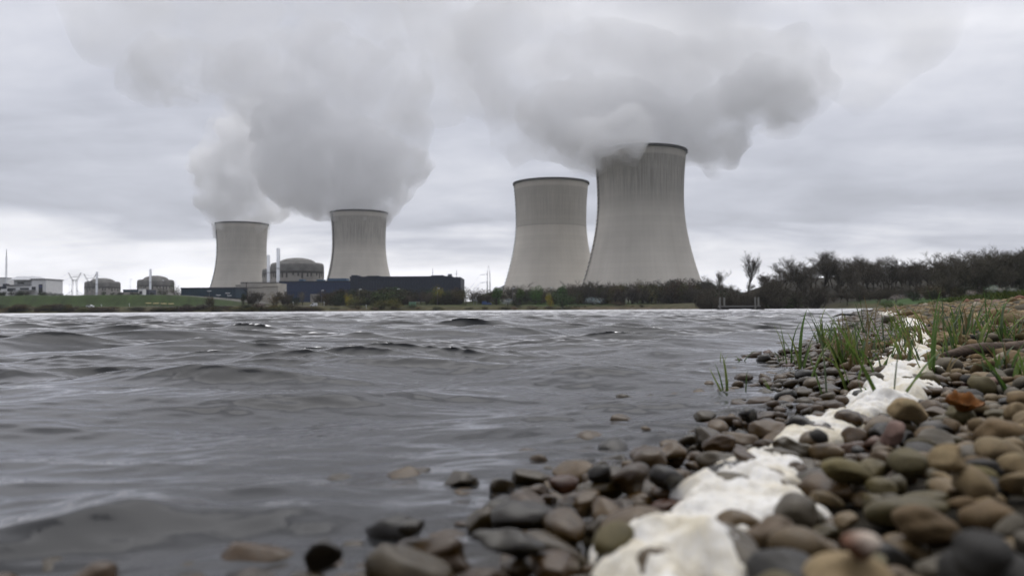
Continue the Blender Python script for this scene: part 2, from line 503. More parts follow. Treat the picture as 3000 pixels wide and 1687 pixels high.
def cooling_tower(px, Y, label, stain, line, ladder_deg, seed, zs_=.957, ls=1.0):
    c = P(px, 905, Y); z0 = 0.0
    root = thing('cooling_tower', label, 'cooling tower', (c.x, Y, z0), 0, None); root.scale = (1, 1, zs_)
    m = tower_mat('weathered tower concrete', stain, line, seed)
    zs = np.linspace(9, TH, 64)
    prof = [(tower_radius(z), z) for z in zs] + [(tower_radius(z) - 1.2, z) for z in zs[::-1]]
    MB().lathe(prof, 128, cap=False).build('shell', m, root, smooth=True)
    rt = tower_radius(TH)
    MB().lathe([(rt - .2, TH - 2.0), (rt + 1.3, TH - 1.7), (rt + 1.5, TH + .5), (rt - .9, TH + .6), (rt - .9, TH + .1)], 128, cap=False).build('rim', M_rim, root, smooth=False)
    legs = MB(); n = 44
    rb, r9 = tower_radius(0) + .5, tower_radius(9)
    for i in range(n):
        for s in (-1, 1):
            a0 = 2 * PI * i / n; a1 = a0 + s * PI / n
            legs.bar((rb * math.cos(a0), rb * math.sin(a0), -1), (r9 * math.cos(a1), r9 * math.sin(a1), 9.2), .6)
    legs.build('support_lattice', m, root)
    lad = MB()
    az = math.radians(ladder_deg)
    ca, sa = math.cos(az), math.sin(az); tx, ty = -sa, ca
    z = 4.0; k = 0
    while z < TH - 1:
        r = tower_radius(max(z, 9)) + .8; r2 = tower_radius(max(z + 3.6, 9)) + .8
        for s in (-.55 * ls, .55 * ls):
            lad.bar((r * ca + tx * s, r * sa + ty * s, z), (r2 * ca + tx * s, r2 * sa + ty * s, z + 3.6), .28 * ls)
        rr = r + .5
        off = .5 if k % 2 else -.5
        lad.quad_box([((rr + a) * ca + tx * b, (rr + a) * sa + ty * b, z + h) for h in (0, 1.1 * ls) for (a, b) in ((-.6, off - .7 * ls), (-.6, off + .7 * ls), (.35, off + .7 * ls), (.35, off - .7 * ls))])
        z += 4.4; k += 1
    lad.build('ladder', M_steel_dark, root)
    return root, c
# Y distances follow from every shell being 165 m tall; ladder azimuth measured from +X
T4 = cooling_tower(1879, 802, 'nearest and tallest looking grey concrete cooling tower, upper part darkly streaked, steam hiding its rim', .78, False, 180 + 12, 1.0)
T3 = cooling_tower(1617, 984, 'clean pale cooling tower without steam, darker band above a level line', .75, True, 180 + 8, 2.0, .947)
T2 = cooling_tower(1052, 1309, 'steaming cooling tower behind the long navy hall, dark vertical streaks below its rim', .9, False, 180 + 34, 3.0, .977, 1.8)
T1 = cooling_tower(708.5, 1460, 'farthest evenly grey steaming cooling tower, behind the low teal blue hall', .36, False, 180 + 30, 4.0, .972, 1.9)
#PART3
# ------------------------------------------------------------------ steam
def blob_hull(name, balls, voxel, amp, parent, m, seed, sub=3, scale=1.0):
    """union of balls remeshed and billowed; balls = (px, py, r_px, depth)"""
    bm = bmesh.new()
    for (px, py, rp, Y) in balls:
        c = P(px, py, Y); r = rp * Y / F_PX
        mt = Matrix.Translation(c) @ Matrix.Diagonal((r, r * .9, r * .92, 1))
        bmesh.ops.create_icosphere(bm, subdivisions=sub, radius=1.0, matrix=mt)
    me = bpy.data.meshes.new(name); bm.to_mesh(me); bm.free()
    o = mobj(name, me, m, parent)
    md = o.modifiers.new('r', 'REMESH'); md.mode = 'VOXEL'; md.voxel_size = voxel
    dg = bpy.context.evaluated_depsgraph_get(); dg.update()
    ev = o.evaluated_get(dg); me2 = bpy.data.meshes.new_from_object(ev)
    o.modifiers.clear(); o.data = me2; bpy.data.meshes.remove(me)
    if not me2.materials: me2.materials.append(m)
    n = len(me2.vertices)
    co = np.empty(n * 3, np.float32); no = np.empty(n * 3, np.float32)
    me2.vertices.foreach_get('co', co); me2.vertices.foreach_get('normal', no)
    co = co.reshape(-1, 3); no = no.reshape(-1, 3)
    off = Vector((seed * 13.1, seed * 7.7, seed * 3.3))
    nf = mnoise.noise_vector
    disp = np.empty((n, 3), np.float32)
    for i in range(n):
        p = Vector(co[i]) + off
        q = p / (70 * scale); q += nf(q * 1.3) * .35
        a1 = 1 - abs(mnoise.noise(q)) * 2
        q2 = p / (30 * scale); a2 = 1 - abs(mnoise.noise(q2 + nf(q2) * .3)) * 2
        a3 = 1 - abs(mnoise.noise(p / (13 * scale))) * 2
        disp[i] = no[i] * (amp * (.50 * a1 + .55 * a2 + .42 * a3 - .48))
    me2.vertices.foreach_set('co', (co + disp).ravel()); me2.update()
    md = o.modifiers.new('clean', 'REMESH'); md.mode = 'VOXEL'; md.voxel_size = voxel * .9       # no self-crossings left
    dg = bpy.context.evaluated_depsgraph_get(); dg.update()
    me3 = bpy.data.meshes.new_from_object(o.evaluated_get(dg)); o.modifiers.clear(); o.data = me3; bpy.data.meshes.remove(me2)
    if not me3.materials: me3.materials.append(m)
    return o
def steam_mat(name, dens, col, nsc=0.0, lo=.35, hi=.65, step=.4):
    m = bpy.data.materials.new(name); m.use_nodes = True
    t = NT(m.node_tree); t.n.clear()
    o = t.new('ShaderNodeOutputMaterial'); v = t.new('ShaderNodeVolumePrincipled')
    v.inputs['Color'].default_value = (*col, 1)
    v.inputs['Anisotropy'].default_value = 0.1
    if nsc:
        g = t.new('ShaderNodeNewGeometry')
        n = t.noise(g.outputs['Position'], nsc, 5, .58, .5)
        t.put(v.inputs['Density'], t.math('MULTIPLY', t.ramp(n, lo, hi), dens)); m.cycles.volume_step_rate = step
    else:
        v.inputs['Density'].default_value = dens
    t.l.new(v.outputs[0], o.inputs['Volume'])
    if not nsc:
        m.cycles.homogeneous_volume = True
    return m
M_steam = steam_mat('dense steam', .064, (.997, .997, .998), .026, .30, .66, .24)
M_mist = steam_mat('loose steam', .020, (.985, .985, .99), .016, .32, .62, .42)
M_wisp = steam_mat('wisps', .050, (.98, .98, .985), .055, .44, .62, .3)
M_veil = steam_mat('thin steam', .0095, (.975, .975, .98), .0085, .37, .66)
def D(Y, *l): return [(a, b, c, Y + (e[0] if e else 0)) for (a, b, c, *e) in l]
def plume(label, tower, dense, mist, veil, voxel, seed):
    root = thing('steam_plume', label, 'steam plume', (0, 0, 0))
    blob_hull('dense_billow', dense, voxel * .75, voxel * 3.0, root, M_steam, seed, scale=.62)
    mist = [(x, y, r * 1.10 + 4, d_) for (x, y, r, d_) in dense if y < 560 and r > 30] + mist
    blob_hull('loose_billow', mist, voxel * 1.3, voxel * 4.2, root, M_mist, seed + 11, scale=1.0)
    blob_hull('thin_veil', veil, voxel * 3, voxel * 6.0, root, M_veil, seed + 5, scale=2.2)
    return root
PL4 = plume('wide steam cloud spilling over the rim of the nearest cooling tower to both sides', T4,
      D(802, (1879, 425, 100), (1800, 420, 70), (1745, 425, 55), (1690, 395, 62), (1620, 360, 62), (1570, 320, 55), (1900, 360, 90), (1830, 335, 105), (1760, 325, 85),
        (1690, 290, 80), (1980, 375, 66), (2050, 405, 50), (2105, 440, 38), (2075, 448, 34), (2140, 400, 42), (2110, 340, 66), (2180, 310, 76), (2265, 325, 46), (2240, 255, 78), (2320, 300, 48), (2325, 235, 52), (1742, 420, 40, -40), (1765, 402, 52, -50), (1835, 388, 56, -52), (1722, 398, 46, -40), (1800, 425, 40, -58)),
      D(815, (1540, 290, 90), (1500, 220, 100), (1460, 130, 120), (1490, 380, 50), (1530, 420, 34), (1620, 190, 130), (1760, 190, 130), (1900, 230, 120), (2050, 230, 110), (2180, 190, 110), (2300, 180, 90), (2380, 260, 50), (2290, 365, 32), (2150, 470, 22), (2100, 250, 90)),
      D(840, (1450, 200, 150), (1400, 80, 170), (1560, 60, 190), (1700, 120, 190), (1850, 100, 200), (2050, 100, 200), (2250, 110, 180), (2390, 150, 130), (2520, 190, 90), (2420, 40, 160), (2200, -40, 200), (1950, -60, 230), (1650, -80, 220),
        (1350, -40, 200), (2650, 60, 120), (1850, -280, 280), (2250, -280, 260), (1450, -280, 260)), 6.0, 1)
plume('billowing steam cloud rising from the tower behind the long navy hall', T2,
      D(1309, (1052, 612, 74), (1000, 594, 58), (950, 596, 40), (905, 580, 46), (862, 555, 48), (818, 510, 52), (785, 465, 40), (900, 510, 66), (960, 520, 76), (1050, 530, 80), (1110, 568, 46), (1150, 596, 22), (1150, 545, 44), (1192, 522, 34), (1222, 494, 28), (1250, 482, 17),
        (1130, 480, 72), (1040, 440, 90), (940, 430, 88), (850, 430, 72), (1195, 460, 38), (810, 370, 66), (890, 350, 84)),
      D(1330, (1090, 400, 100), (980, 330, 110), (880, 270, 110), (770, 290, 80), (1130, 330, 100), (1040, 240, 110), (760, 210, 90), (640, 230, 70), (560, 215, 80), (480, 225, 72), (410, 232, 48), (375, 222, 26), (440, 180, 70), (1200, 390, 50), (940, 180, 120), (1160, 230, 100)),
      D(1345, (1230, 270, 120), (900, 150, 170), (720, 130, 150), (560, 130, 130), (440, 120, 120), (340, 150, 70), (1080, 120, 170), (1250, 140, 160), (780, 20, 190), (1000, -10, 190), (1200, 0, 180), (600, 10, 170), (430, 10, 150), (300, 40, 100), (650, -180, 220), (1000, -200, 240), (1250, -180, 220)), 8.0, 2)
plume('narrower steam column from the farthest tower leaning into the next cloud', T1,
      D(1460, (708, 650, 66), (670, 638, 43), (640, 618, 33), (660, 594, 50), (628, 580, 40), (710, 594, 60), (760, 610, 42), (800, 614, 28), (825, 606, 17), (622, 548, 38), (650, 508, 46), (610, 490, 38), (578, 500, 23), (592, 524, 23), (690, 535, 56), (735, 550, 44), (670, 465, 50), (700, 430, 50), (738, 480, 44), (735, 400, 50), (690, 385, 42)),
      D(1455, (700, 440, 62), (740, 490, 50), (690, 390, 60), (740, 360, 62)),
      D(1440, (720, 420, 80), (760, 320, 90), (740, 240, 100)), 8.0, 3)
blob_hull('rim_wisp', D(738, (1780, 436, 40), (1740, 440, 36), (1830, 425, 34), (1870, 412, 26), (1905, 405, 20), (1845, 446, 22), (1797, 462, 22), (1757, 470, 20)), 3.0, 6.0, PL4, M_wisp, 31, scale=.35)
# ------------------------------------------------------------------ pebble beach
def ico(sub):
    bm = bmesh.new(); bmesh.ops.create_icosphere(bm, subdivisions=sub, radius=1.0)
    v = np.array([x.co[:] for x in bm.verts]); f = np.array([[q.index for q in p.verts] for p in bm.faces], dtype=np.int32); bm.free()
    return v, f
def pebble_shape(v, g, rough=1.5):
    """water-worn stone: soft facets and low bumps on a unit ball"""
    v = v.copy()
    for _ in range(g.integers(5, 11)):
        n = g.normal(size=3); n /= np.linalg.norm(n); h = g.uniform(.52, .92)
        s = v @ n; over = np.maximum(s - h, 0); v -= n * (over * .82)[:, None]
    e = np.sign(v) * np.abs(v) ** g.uniform(.85, 1.08)
    v = e
    r = np.ones(len(v))
    for _ in range(5):
        k = g.normal(size=3) * g.uniform(.8, 2.0); r += .055 * rough * np.sin(v @ k + g.uniform(0, 6.28))
    for _ in range(4):
        k = g.normal(size=3) * 4.0; r += .012 * rough * np.sin(v @ k + g.uniform(0, 6.28))
    v *= r[:, None]
    return v / np.abs(v).max(0)
V3, F3 = ico(4); V2, F2 = ico(3); V1, F1 = ico(2); V0, F0 = ico(1)
g = np.random.default_rng(21)
NPROTO = 28
SH2 = [pebble_shape(V2, np.random.default_rng(100 + i)) for i in range(NPROTO)]
SH1 = [pebble_shape(V1, np.random.default_rng(100 + i)) for i in range(NPROTO)]
SH0 = [pebble_shape(V0, np.random.default_rng(100 + i)) for i in range(NPROTO)]
PAL = [('tan', (.185, .136, .072), .34), ('grey', (.102, .089, .066), .17), ('brown', (.120, .080, .038), .23), ('olive', (.108, .089, .038), .14), ('charcoal', (.032, .030, .027), .075),
       ('rust', (.14, .062, .035), .010), ('pale', (.25, .215, .16), .022), ('pink', (.18, .115, .095), .013)]
PCUM = np.cumsum([p[2] for p in PAL]); PCUM /= PCUM[-1]
def eul(a, b, c):
    ca, sa, cb, sb, cc, s_ = math.cos(a), math.sin(a), math.cos(b), math.sin(b), math.cos(c), math.sin(c)
    Rx = np.array([[1, 0, 0], [0, ca, -sa], [0, sa, ca]]); Ry = np.array([[cb, 0, sb], [0, 1, 0], [-sb, 0, cb]]); Rz = np.array([[cc, -s_, 0], [s_, cc, 0], [0, 0, 1]])
    return Rz @ Ry @ Rx
GX0, GX1, GY0, GY1, GS = -1.5, 4.6, .30, 7.6, .005
gx = np.arange(GX0, GX1, GS); gy = np.arange(GY0, GY1, GS)
GXX, GYY = np.meshgrid(gx, gy)
HM = terrain(GXX, GYY)
HM0 = HM.copy()
SDM = lake_sd(GXX, GYY)
peb = []     # x, y, z, a, b, c, rot(3x3), proto, palette
def drop(x, y, a, b, c, rz, tx, ty, cands=1, force=None, pal=None, sink=.12):
    best = None
    for k in range(cands):
        xx, yy = (x, y) if k == 0 else (x + g.normal(0, a * .7), y + g.normal(0, a * .7))
        n = int(a / GS) + 1
        ix, iy = int((xx - GX0) / GS), int((yy - GY0) / GS)
        if ix - n < 0 or iy - n < 0 or ix + n >= len(gx) or iy + n >= len(gy): continue
        dxx = (np.arange(-n, n + 1) * GS)[None, :]; dyy = (np.arange(-n, n + 1) * GS)[:, None]
        cr_, sr_ = math.cos(rz), math.sin(rz)
        q = ((dxx * cr_ + dyy * sr_) / a) ** 2 + ((-dxx * sr_ + dyy * cr_) / b) ** 2
        mk = q < .96
        cap = c * np.sqrt(np.clip(1 - q, 0, 1))
        sub = HM[iy - n:iy + n + 1, ix - n:ix + n + 1]
        val = (sub + cap)[mk]
        zc_ = np.partition(val, int(len(val) * .93))[int(len(val) * .93)] - sink * c
        if best is None or zc_ < best[0]: best = (zc_, xx, yy, n, ix, iy, mk, cap)
    if best is None: return None
    zc_, xx, yy, n, ix, iy, mk, cap = best
    if force is None and zc_ - .8 * c > HM0[iy, ix] + .020: return None
    sub = HM[iy - n:iy + n + 1, ix - n:ix + n + 1]
    sub[mk] = np.maximum(sub[mk], (zc_ + cap)[mk])
    p = pal if pal is not None else int(np.searchsorted(PCUM, g.random()))
    rec = dict(x=xx, y=yy, z=zc_, a=a, b=b, c=c, R=eul(tx, ty, rz), proto=int(g.integers(NPROTO)), pal=p, tone=g.uniform(.78, 1.22), force=force)
    peb.append(rec); return rec
def rsize(y, big=1.0):
    a = float(np.clip(np.exp(g.normal(math.log(.0275), .33)), .012, .056)) * big
    return a, a * g.uniform(.68, .95), a * g.uniform(.42, .70)
def in_zone(n, y0, y1, dlo, dhi, margin=.45):
    out_ = []
    while len(out_) < n:
        y = g.uniform(y0 ** .5, y1 ** .5) ** 2 if y0 > 2 else g.uniform(y0, y1); x = g.uniform(max(GX0 + .1, -.7 * y - .2), min(GX1 - .1, .66 * y + margin))
        sd = SDM[int((y - GY0) / GS), int((x - GX0) / GS)]
        if dlo < sd < dhi: out_.append((x, y, sd))
    return out_
for (n, y0, y1) in ((3000, .36, 2.3), (5200, 2.3, 7.4)):
    for (x, y, sd) in in_zone(n, y0, y1, -.55, 2.6):
        a, b, c = rsize(y)
        if sd < 0 and g.random() < .25: continue
        drop(x, y, a, b, c, g.uniform(0, PI), g.normal(0, .22), g.normal(0, .22), cands=3)
# stones of the photograph that stand out (px, py of the middle, width px): laid last, on top
def special(px, py, wpx, ratio, flat, pal, label, rz=0.0, tilt=(0, 0), sink=.15):
    r = ray(px, py); t = np.geomspace(.4, 7, 3000)
    Xs, Ys, Zs = EYE.x + r.x * t, EYE.y + r.y * t, EYE.z + r.z * t
    ix = np.clip(((Xs - GX0) / GS).astype(int), 0, len(gx) - 1); iy = np.clip(((Ys - GY0) / GS).astype(int), 0, len(gy) - 1)
    k = int(np.argmax(Zs < HM[iy, ix] + .01))
    a = wpx / 2 / F_PX * float(Ys[k])
    return drop(float(Xs[k]), float(Ys[k]), a, a * ratio, a * flat, rz, tilt[0], tilt[1], force=label, pal=pal, sink=sink)
special(2530, 1600, 140, .80, .62, 5, 'rust red and cream two-toned pebble, largest of the reddish stones', .3, (.1, .1))
special(2880, 1665, 230, .72, .55, 4, 'big charcoal slab of stone at the corner of the pebble beach', .9, (.3, -.2))
special(2110, 1430, 190, .55, .34, 3, 'flat elongated olive pebble lying alone in the middle of the white foam', .05)
special(2480, 1400, 260, .38, .30, 3, 'long wedge shaped olive brown stone pointing out of the foam', .75, (0, .25))
special(2775, 1375, 115, .9, .8, 0, 'plump egg shaped tan pebble in front of two dark stones', .2)
special(2615, 1285, 95, .8, .7, 7, 'dusty pink pebble beside a broad tan one at the edge of the foam', .8, (0, -.5))
special(2660, 1225, 125, .8, .6, 0, 'broad tan pebble beside the orange brown leaf', .1)
special(1945, 1420, 130, .75, .62, 4, 'dark purple grey pebble at the waterline against the white foam', .4, (0, .2))
special(1800, 1600, 140, .8, .7, 3, 'large olive brown wet pebble touching the foam by the water', .8, (0, -.35))
special(1500, 1640, 240, .6, .40, 4, 'wide black wet stone slab among pebbles at the water edge', .15, (.1, .2))
special(945, 1640, 110, .6, .9, 4, 'upright pointed dark stone rising from the shallow water', .5, (0, .6))
special(1205, 1545, 90, .7, .6, 4, 'small dark oval stone alone in the shallow water', .2)
special(1655, 1430, 100, .7, .55, 5, 'reddish brown flat wet pebble at the front of the waterside heap', .2)
special(1760, 1395, 80, .8, .75, 4, 'round black pebble standing in the rippled shallows', .2)
special(2395, 1290, 60, .8, .7, 4, 'small dark round pebble set in the white foam beside the pink pebble', .2)
special(2190, 1240, 70, .8, .7, 4, 'glossy black pebble in the shallows below the first grass blades', .3)
# visible size of every stone
hm_w = np.maximum(HM, 0.0)
def vis(p):
    v = Vector((p['x'], p['y'], p['z'] + p['c'] * .6)) - EYE
    dep = v.dot(_F)
    if dep < .3: return 0
    sx = 1500 + F_PX * v.dot(_R) / dep; sy = 843.5 - F_PX * v.dot(_U) / dep
    w_ = p['a'] / dep * F_PX
    if not (-w_ < sx < 3000 + w_ and sy < 1687 + w_): return 0
    ix, iy = int((p['x'] - GX0) / GS), int((p['y'] - GY0) / GS)
    cover = HM[iy, ix] - (p['z'] + p['c'])
    if cover > .35 * p['c'] or p['z'] + p['c'] < .004: return 0
    return w_ * (1 if cover < .1 * p['c'] else .6)
for p in peb:
    p['vis'] = vis(p)
order = sorted(range(len(peb)), key=lambda i: -(peb[i]['vis'] + (1e4 if peb[i]['force'] else 0)))
single = set(order[:290])
def stone_col(p):
    return np.array(PAL[p['pal']][1]) * p['tone']
def wetness(x, y, z):
    return float(np.clip(1 - (z - .030) / .050, 0, 1))
def stone_mat():
    m = bpy.data.materials.new('water worn stone'); m.use_nodes = True
    t = NT(m.node_tree); b = t.n['Principled BSDF']
    a = t.new('ShaderNodeAttribute', attribute_name='col').outputs['Color']
    wv = t.new('ShaderNodeAttribute', attribute_name='wet').outputs['Fac']
    geo = t.new('ShaderNodeNewGeometry').outputs['Position']
    n1 = t.noise(geo, 38, 6, .65, .4); n2 = t.noise(geo, 240, 4, .7); n3 = t.noise(geo, 13, 3, .5)
    c = t.vmath('SCALE', a, t.ramp(n1, .3, .7, .72, 1.25, False))
    c = t.vmath('SCALE', c, t.ramp(n2, .3, .7, .84, 1.14, False))
    c = t.mix(t.ramp(n3, .55, .75, 0, .35), c, (.10, .095, .05, 1))
    c = t.mix(wv, c, t.vmath('MULTIPLY', c, (.30, .235, .13)))
    t.put(b.inputs['Base Color'], c)
    t.put(b.inputs['Roughness'], t.ramp(wv, 0, 1, .78, .26, False))
    t.put(b.inputs['Specular IOR Level'], t.ramp(wv, 0, 1, .22, .36, False))
    bp = t.new('ShaderNodeBump'); bp.inputs['Strength'].default_value = .35; bp.inputs['Distance'].default_value = .002
    t.l.new(n2, bp.inputs['Height']); t.l.new(bp.outputs[0], b.inputs['Normal'])
    return m
M_stone = stone_mat()
ZONE = [('wet', 'lying wet in the shallow water', 'at the lake edge'), ('foamside', 'lying close beside the white foam', 'beside the foam'), ('dry', 'on the dry shingle away from the foam', 'on the dry shingle')]
PALWORD = {'tan': 'sandy tan rounded', 'grey': 'mid grey rounded', 'brown': 'dull brown rounded', 'olive': 'olive brown rounded', 'charcoal': 'charcoal dark rounded', 'rust': 'rusty red rounded', 'pale': 'pale cream grey rounded', 'pink': 'pinkish rounded'}
def peb_verts(base, p):
    return (base * np.array((p['a'], p['b'], p['c']))) @ p['R'].T
FOAM_C = [(1800, 1880, 760), (1880, 1740, 660), (1960, 1660, 540), (2000, 1560, 400), (2100, 1490, 440), (2160, 1410, 330), (2250, 1340, 210), (2370, 1290, 190), (2450, 1225, 170), (2600, 1170, 250), (2640, 1100, 170), (2655, 1045, 175),
          (2690, 985, 70), (2655, 940, 60), (2600, 919, 70), (2540, 913, 40)]
foam_pts = []
for (px, py, wp) in FOAM_C:
    q = ground_at(px, py, .03); foam_pts.append((q.x, q.y, wp / F_PX * q.y * .95))
fp = np.array(foam_pts)
def foam_dist(x, y):
    A = fp[:-1, :2]; B = fp[1:, :2]; e = B - A
    t_ = np.clip(((np.array((x, y)) - A) * e).sum(1) / (e * e).sum(1), 0, 1)
    dd_ = np.linalg.norm(A + e * t_[:, None] - (x, y), axis=1)
    w_ = fp[:-1, 2] * (1 - t_) + fp[1:, 2] * t_
    return float((dd_ - w_ * .5).min())
bulkV, bulkF, bulkC, bulkW, off = [], [], [], [], 0
for i, p in enumerate(peb):
    sd_ = SDM[int((p['y'] - GY0) / GS), int((p['x'] - GX0) / GS)]
    wet = max(wetness(p['x'], p['y'], p['z']), float(sst(sd_ + .05 * math.sin(p['y'] * 9), .46, .34))); colr = stone_col(p)
    if i in single:
        gg = np.random.default_rng(5000 + i)
        near_ = p['vis'] > 45
        v = peb_verts(pebble_shape(V3 if near_ else V2, gg), p)
        me = np_mesh('pebble', v, F3 if near_ else F2)
        cc = np.tile(colr, (len(v), 1))
        if p['force'] and p['force'].startswith('rust red'):
            k = sst(v @ np.array((1.0, -.3, .6)), -.012, .016)[:, None]; cc = cc * (1 - k) * .9 + np.array((.42, .36, .30)) * k
        vattr(me, 'col', cc, 'FLOAT_COLOR'); vattr(me, 'wet', np.full(len(v), wet))
        o = mobj('pebble', me, M_stone); o.location = (p['x'], p['y'], p['z'])
        if p['force']: tag(o, p['force'], 'pebble')
        else:
            zi = 0 if wet > .45 else (1 if foam_dist(p['x'], p['y']) < .10 else 2)
            lab = PALWORD[PAL[p['pal']][0]] + ' pebble ' + ZONE[zi][1]
            tag(o, lab, 'pebble', PALWORD[PAL[p['pal']][0]] + ' pebbles ' + ZONE[zi][2])
    else:
        dist = math.hypot(p['x'], p['y'])
        base, f = (SH2[p['proto']], F2) if dist < 1.6 else (SH1[p['proto']], F1) if dist < 5 else (SH0[p['proto']], F0)
        v = peb_verts(base, p) + np.array((p['x'], p['y'], p['z']))
        bulkV.append(v); bulkF.append(f + off); off += len(v)
        bulkC.append(np.tile(colr, (len(v), 1))); bulkW.append(np.full(len(v), wet))
# smaller-looking shingle farther along the shore
fy = []
tries = 0
while len(fy) < 26000 and tries < 400:
    tries += 1
    n = 60000
    y = np.exp(g.uniform(math.log(6.5), math.log(70), n)); u = g.uniform(.30, .75, n); x = u * y
    acc = g.random(n) < np.clip(y / 30, .15, 1) ; x, y = x[acc], y[acc]
    sd = lake_sd(x, y); k = (sd > -.35) & (sd < 7.5)
    fy += list(zip(x[k], y[k]))
fx = np.array(fy[:26000])
fz = terrain(fx[:, 0], fx[:, 1])
for (x, y), z in zip(fx, fz):
    a = float(np.exp(g.normal(math.log(.034), .35))) * (1 + min(y, 50) / 28.0)
    p = dict(a=a, b=a * g.uniform(.65, .95), c=a * g.uniform(.45, .75), R=eul(g.normal(0, .25), g.normal(0, .25), g.uniform(0, PI)))
    k = int(g.integers(NPROTO)); base, f = (SH1[k], F1) if y < 9 else (SH0[k], F0)
    v = peb_verts(base, p) + np.array((x, y, z + p['c'] * .35))
    bulkV.append(v); bulkF.append(f + off); off += len(v)
    pi = int(np.searchsorted(PCUM, g.random()))
    bulkC.append(np.tile(np.array(PAL[pi][1]) * g.uniform(.75, 1.3), (len(v), 1))); bulkW.append(np.full(len(v), wetness(x, y, z)))
me = np_mesh('shingle', np.concatenate(bulkV), np.concatenate(bulkF))
vattr(me, 'col', np.concatenate(bulkC), 'FLOAT_COLOR'); vattr(me, 'wet', np.concatenate(bulkW))
tag(mobj('shingle', me, M_stone), 'shingle of small rounded pebbles covering the beach', 'shingle', kind='stuff')

# ------------------------------------------------------------------ foam line
def hm_at(x, y):
    """pebble surface, blurred over a few centimetres"""
    ix = np.clip(((x - GX0) / GS).astype(int), 0, len(gx) - 1); iy = np.clip(((y - GY0) / GS).astype(int), 0, len(gy) - 1)
    return np.where((x > GX0) & (x < GX1) & (y > GY0) & (y < GY1), HMB[iy, ix], terrain(x, y) + .04)
def blur(A, k):
    c = np.cumsum(np.pad(A, ((k, k), (0, 0)), 'edge'), 0); A = (c[2 * k:] - np.vstack([np.zeros((1, A.shape[1])), c[:-2 * k - 1]])[:c.shape[0] - 2 * k]) / (2 * k + 1) if False else (c[2 * k:] - c[:-2 * k]) / (2 * k)
    c = np.cumsum(np.pad(A, ((0, 0), (k, k)), 'edge'), 1); return (c[:, 2 * k:] - c[:, :-2 * k]) / (2 * k)
HMB = blur(blur(HM, 7), 6)
def fbm(x, y, f, seed):
    o_ = np.zeros_like(x); a_ = 1.0; tot = 0
    r_ = np.random.default_rng(seed)
    for k in range(5):
        for _ in range(4):
            th = r_.uniform(0, 2 * PI); ph = r_.uniform(0, 2 * PI); ff = f * r_.uniform(.7, 1.4)
            o_ += a_ * np.sin((x * math.cos(th) + y * math.sin(th)) * ff + ph + 1.2 * np.sin((x * math.sin(th) - y * math.cos(th)) * ff * .6 + ph * 2))
        tot += a_ * 2; a_ *= .58; f *= 1.9
    return o_ / tot
def build_foam():
    seg = np.r_[0, np.cumsum(np.linalg.norm(np.diff(fp[:, :2], axis=0), axis=1))]
    s = np.concatenate([np.linspace(0, seg[9], 520)[:-1], np.geomspace(seg[9], seg[-1], 300)])
    cx = np.interp(s, seg, fp[:, 0]); cyy = np.interp(s, seg, fp[:, 1]); w_ = np.interp(s, seg, fp[:, 2])
    k = np.hanning(41); k /= k.sum()
    sm = lambda a: np.convolve(np.pad(a, 20, 'edge'), k, 'valid')
    cx, cyy, w_ = sm(cx), sm(cyy), sm(w_)
    tx, ty = np.gradient(cx), np.gradient(cyy); L = np.hypot(tx, ty) + 1e-9; tx /= L; ty /= L
    nt = 90; t_ = np.linspace(-1, 1, nt)
    el_ = 1 + .42 * fbm(s * 1.0, s * 0, 17, 3) + .12 * fbm(s, s * 0, 60, 4); er = 1 + .42 * fbm(s, s * 0, 15, 8) + .12 * fbm(s, s * 0, 55, 9)
    half = np.where(t_[None, :] < 0, (w_ * .5 * el_)[:, None], (w_ * .5 * er)[:, None])
    X = cx[:, None] + ty[:, None] * t_[None, :] * half; Y = cyy[:, None] - tx[:, None] * t_[None, :] * half
    base = hm_at(X, Y)
    scale = np.clip(w_ / .16, .5, 1.6)[:, None]
    n1 = fbm(X, Y, 16, 12); n2 = fbm(X, Y, 70, 13)
    prof = np.clip(1 - np.abs(t_[None, :]) ** 3, 0, 1) ** .5
    n3 = fbm(X, Y, 210, 14)
    th = prof * (.014 + .027 * n1 + .0035 * n2 + .0010 * n3) * scale - .016 * (1 - prof)
    hole = sst(n1 + .25 * n2, -.38, -.75); th -= .035 * hole
    Z = np.maximum(base, .004) + th
    fade = sst(s, 0, .02)[:, None]
    V = np.stack([X, Y, Z], -1).reshape(-1, 3)
    me = np_mesh('foam', V, grid_faces(len(s), nt)[:, ::-1].copy())
    m = bpy.data.materials.new('lake foam'); m.use_nodes = True
    t = NT(m.node_tree); b = t.n['Principled BSDF']
    pos = t.new('ShaderNodeNewGeometry').outputs['Position']
    n = t.noise(pos, 9, 5, .6); nb = t.noise(pos, 160, 4, .7)
    c = t.mix(t.ramp(n, .38, .66), (.66, .645, .61, 1), (.55, .50, .39, 1))
    c = t.mix(t.ramp(t.noise(pos, 34, 5, .7), .60, .75, 0, .4), c, (.42, .36, .24, 1))
    t.put(b.inputs['Base Color'], c); b.inputs['Roughness'].default_value = .8; b.inputs['Specular IOR Level'].default_value = .2
    b.inputs['Subsurface Weight'].default_value = .5; b.inputs['Subsurface Radius'].default_value = (.01, .009, .007); b.inputs['Subsurface Scale'].default_value = 1.0
    bp = t.new('ShaderNodeBump'); bp.inputs['Strength'].default_value = .6; bp.inputs['Distance'].default_value = .004
    t.l.new(nb, bp.inputs['Height']); t.l.new(bp.outputs[0], b.inputs['Normal'])
    tag(mobj('foam', me, m), 'frothy off-white foam washed up in a line over the pebbles', 'foam', kind='stuff')
build_foam()

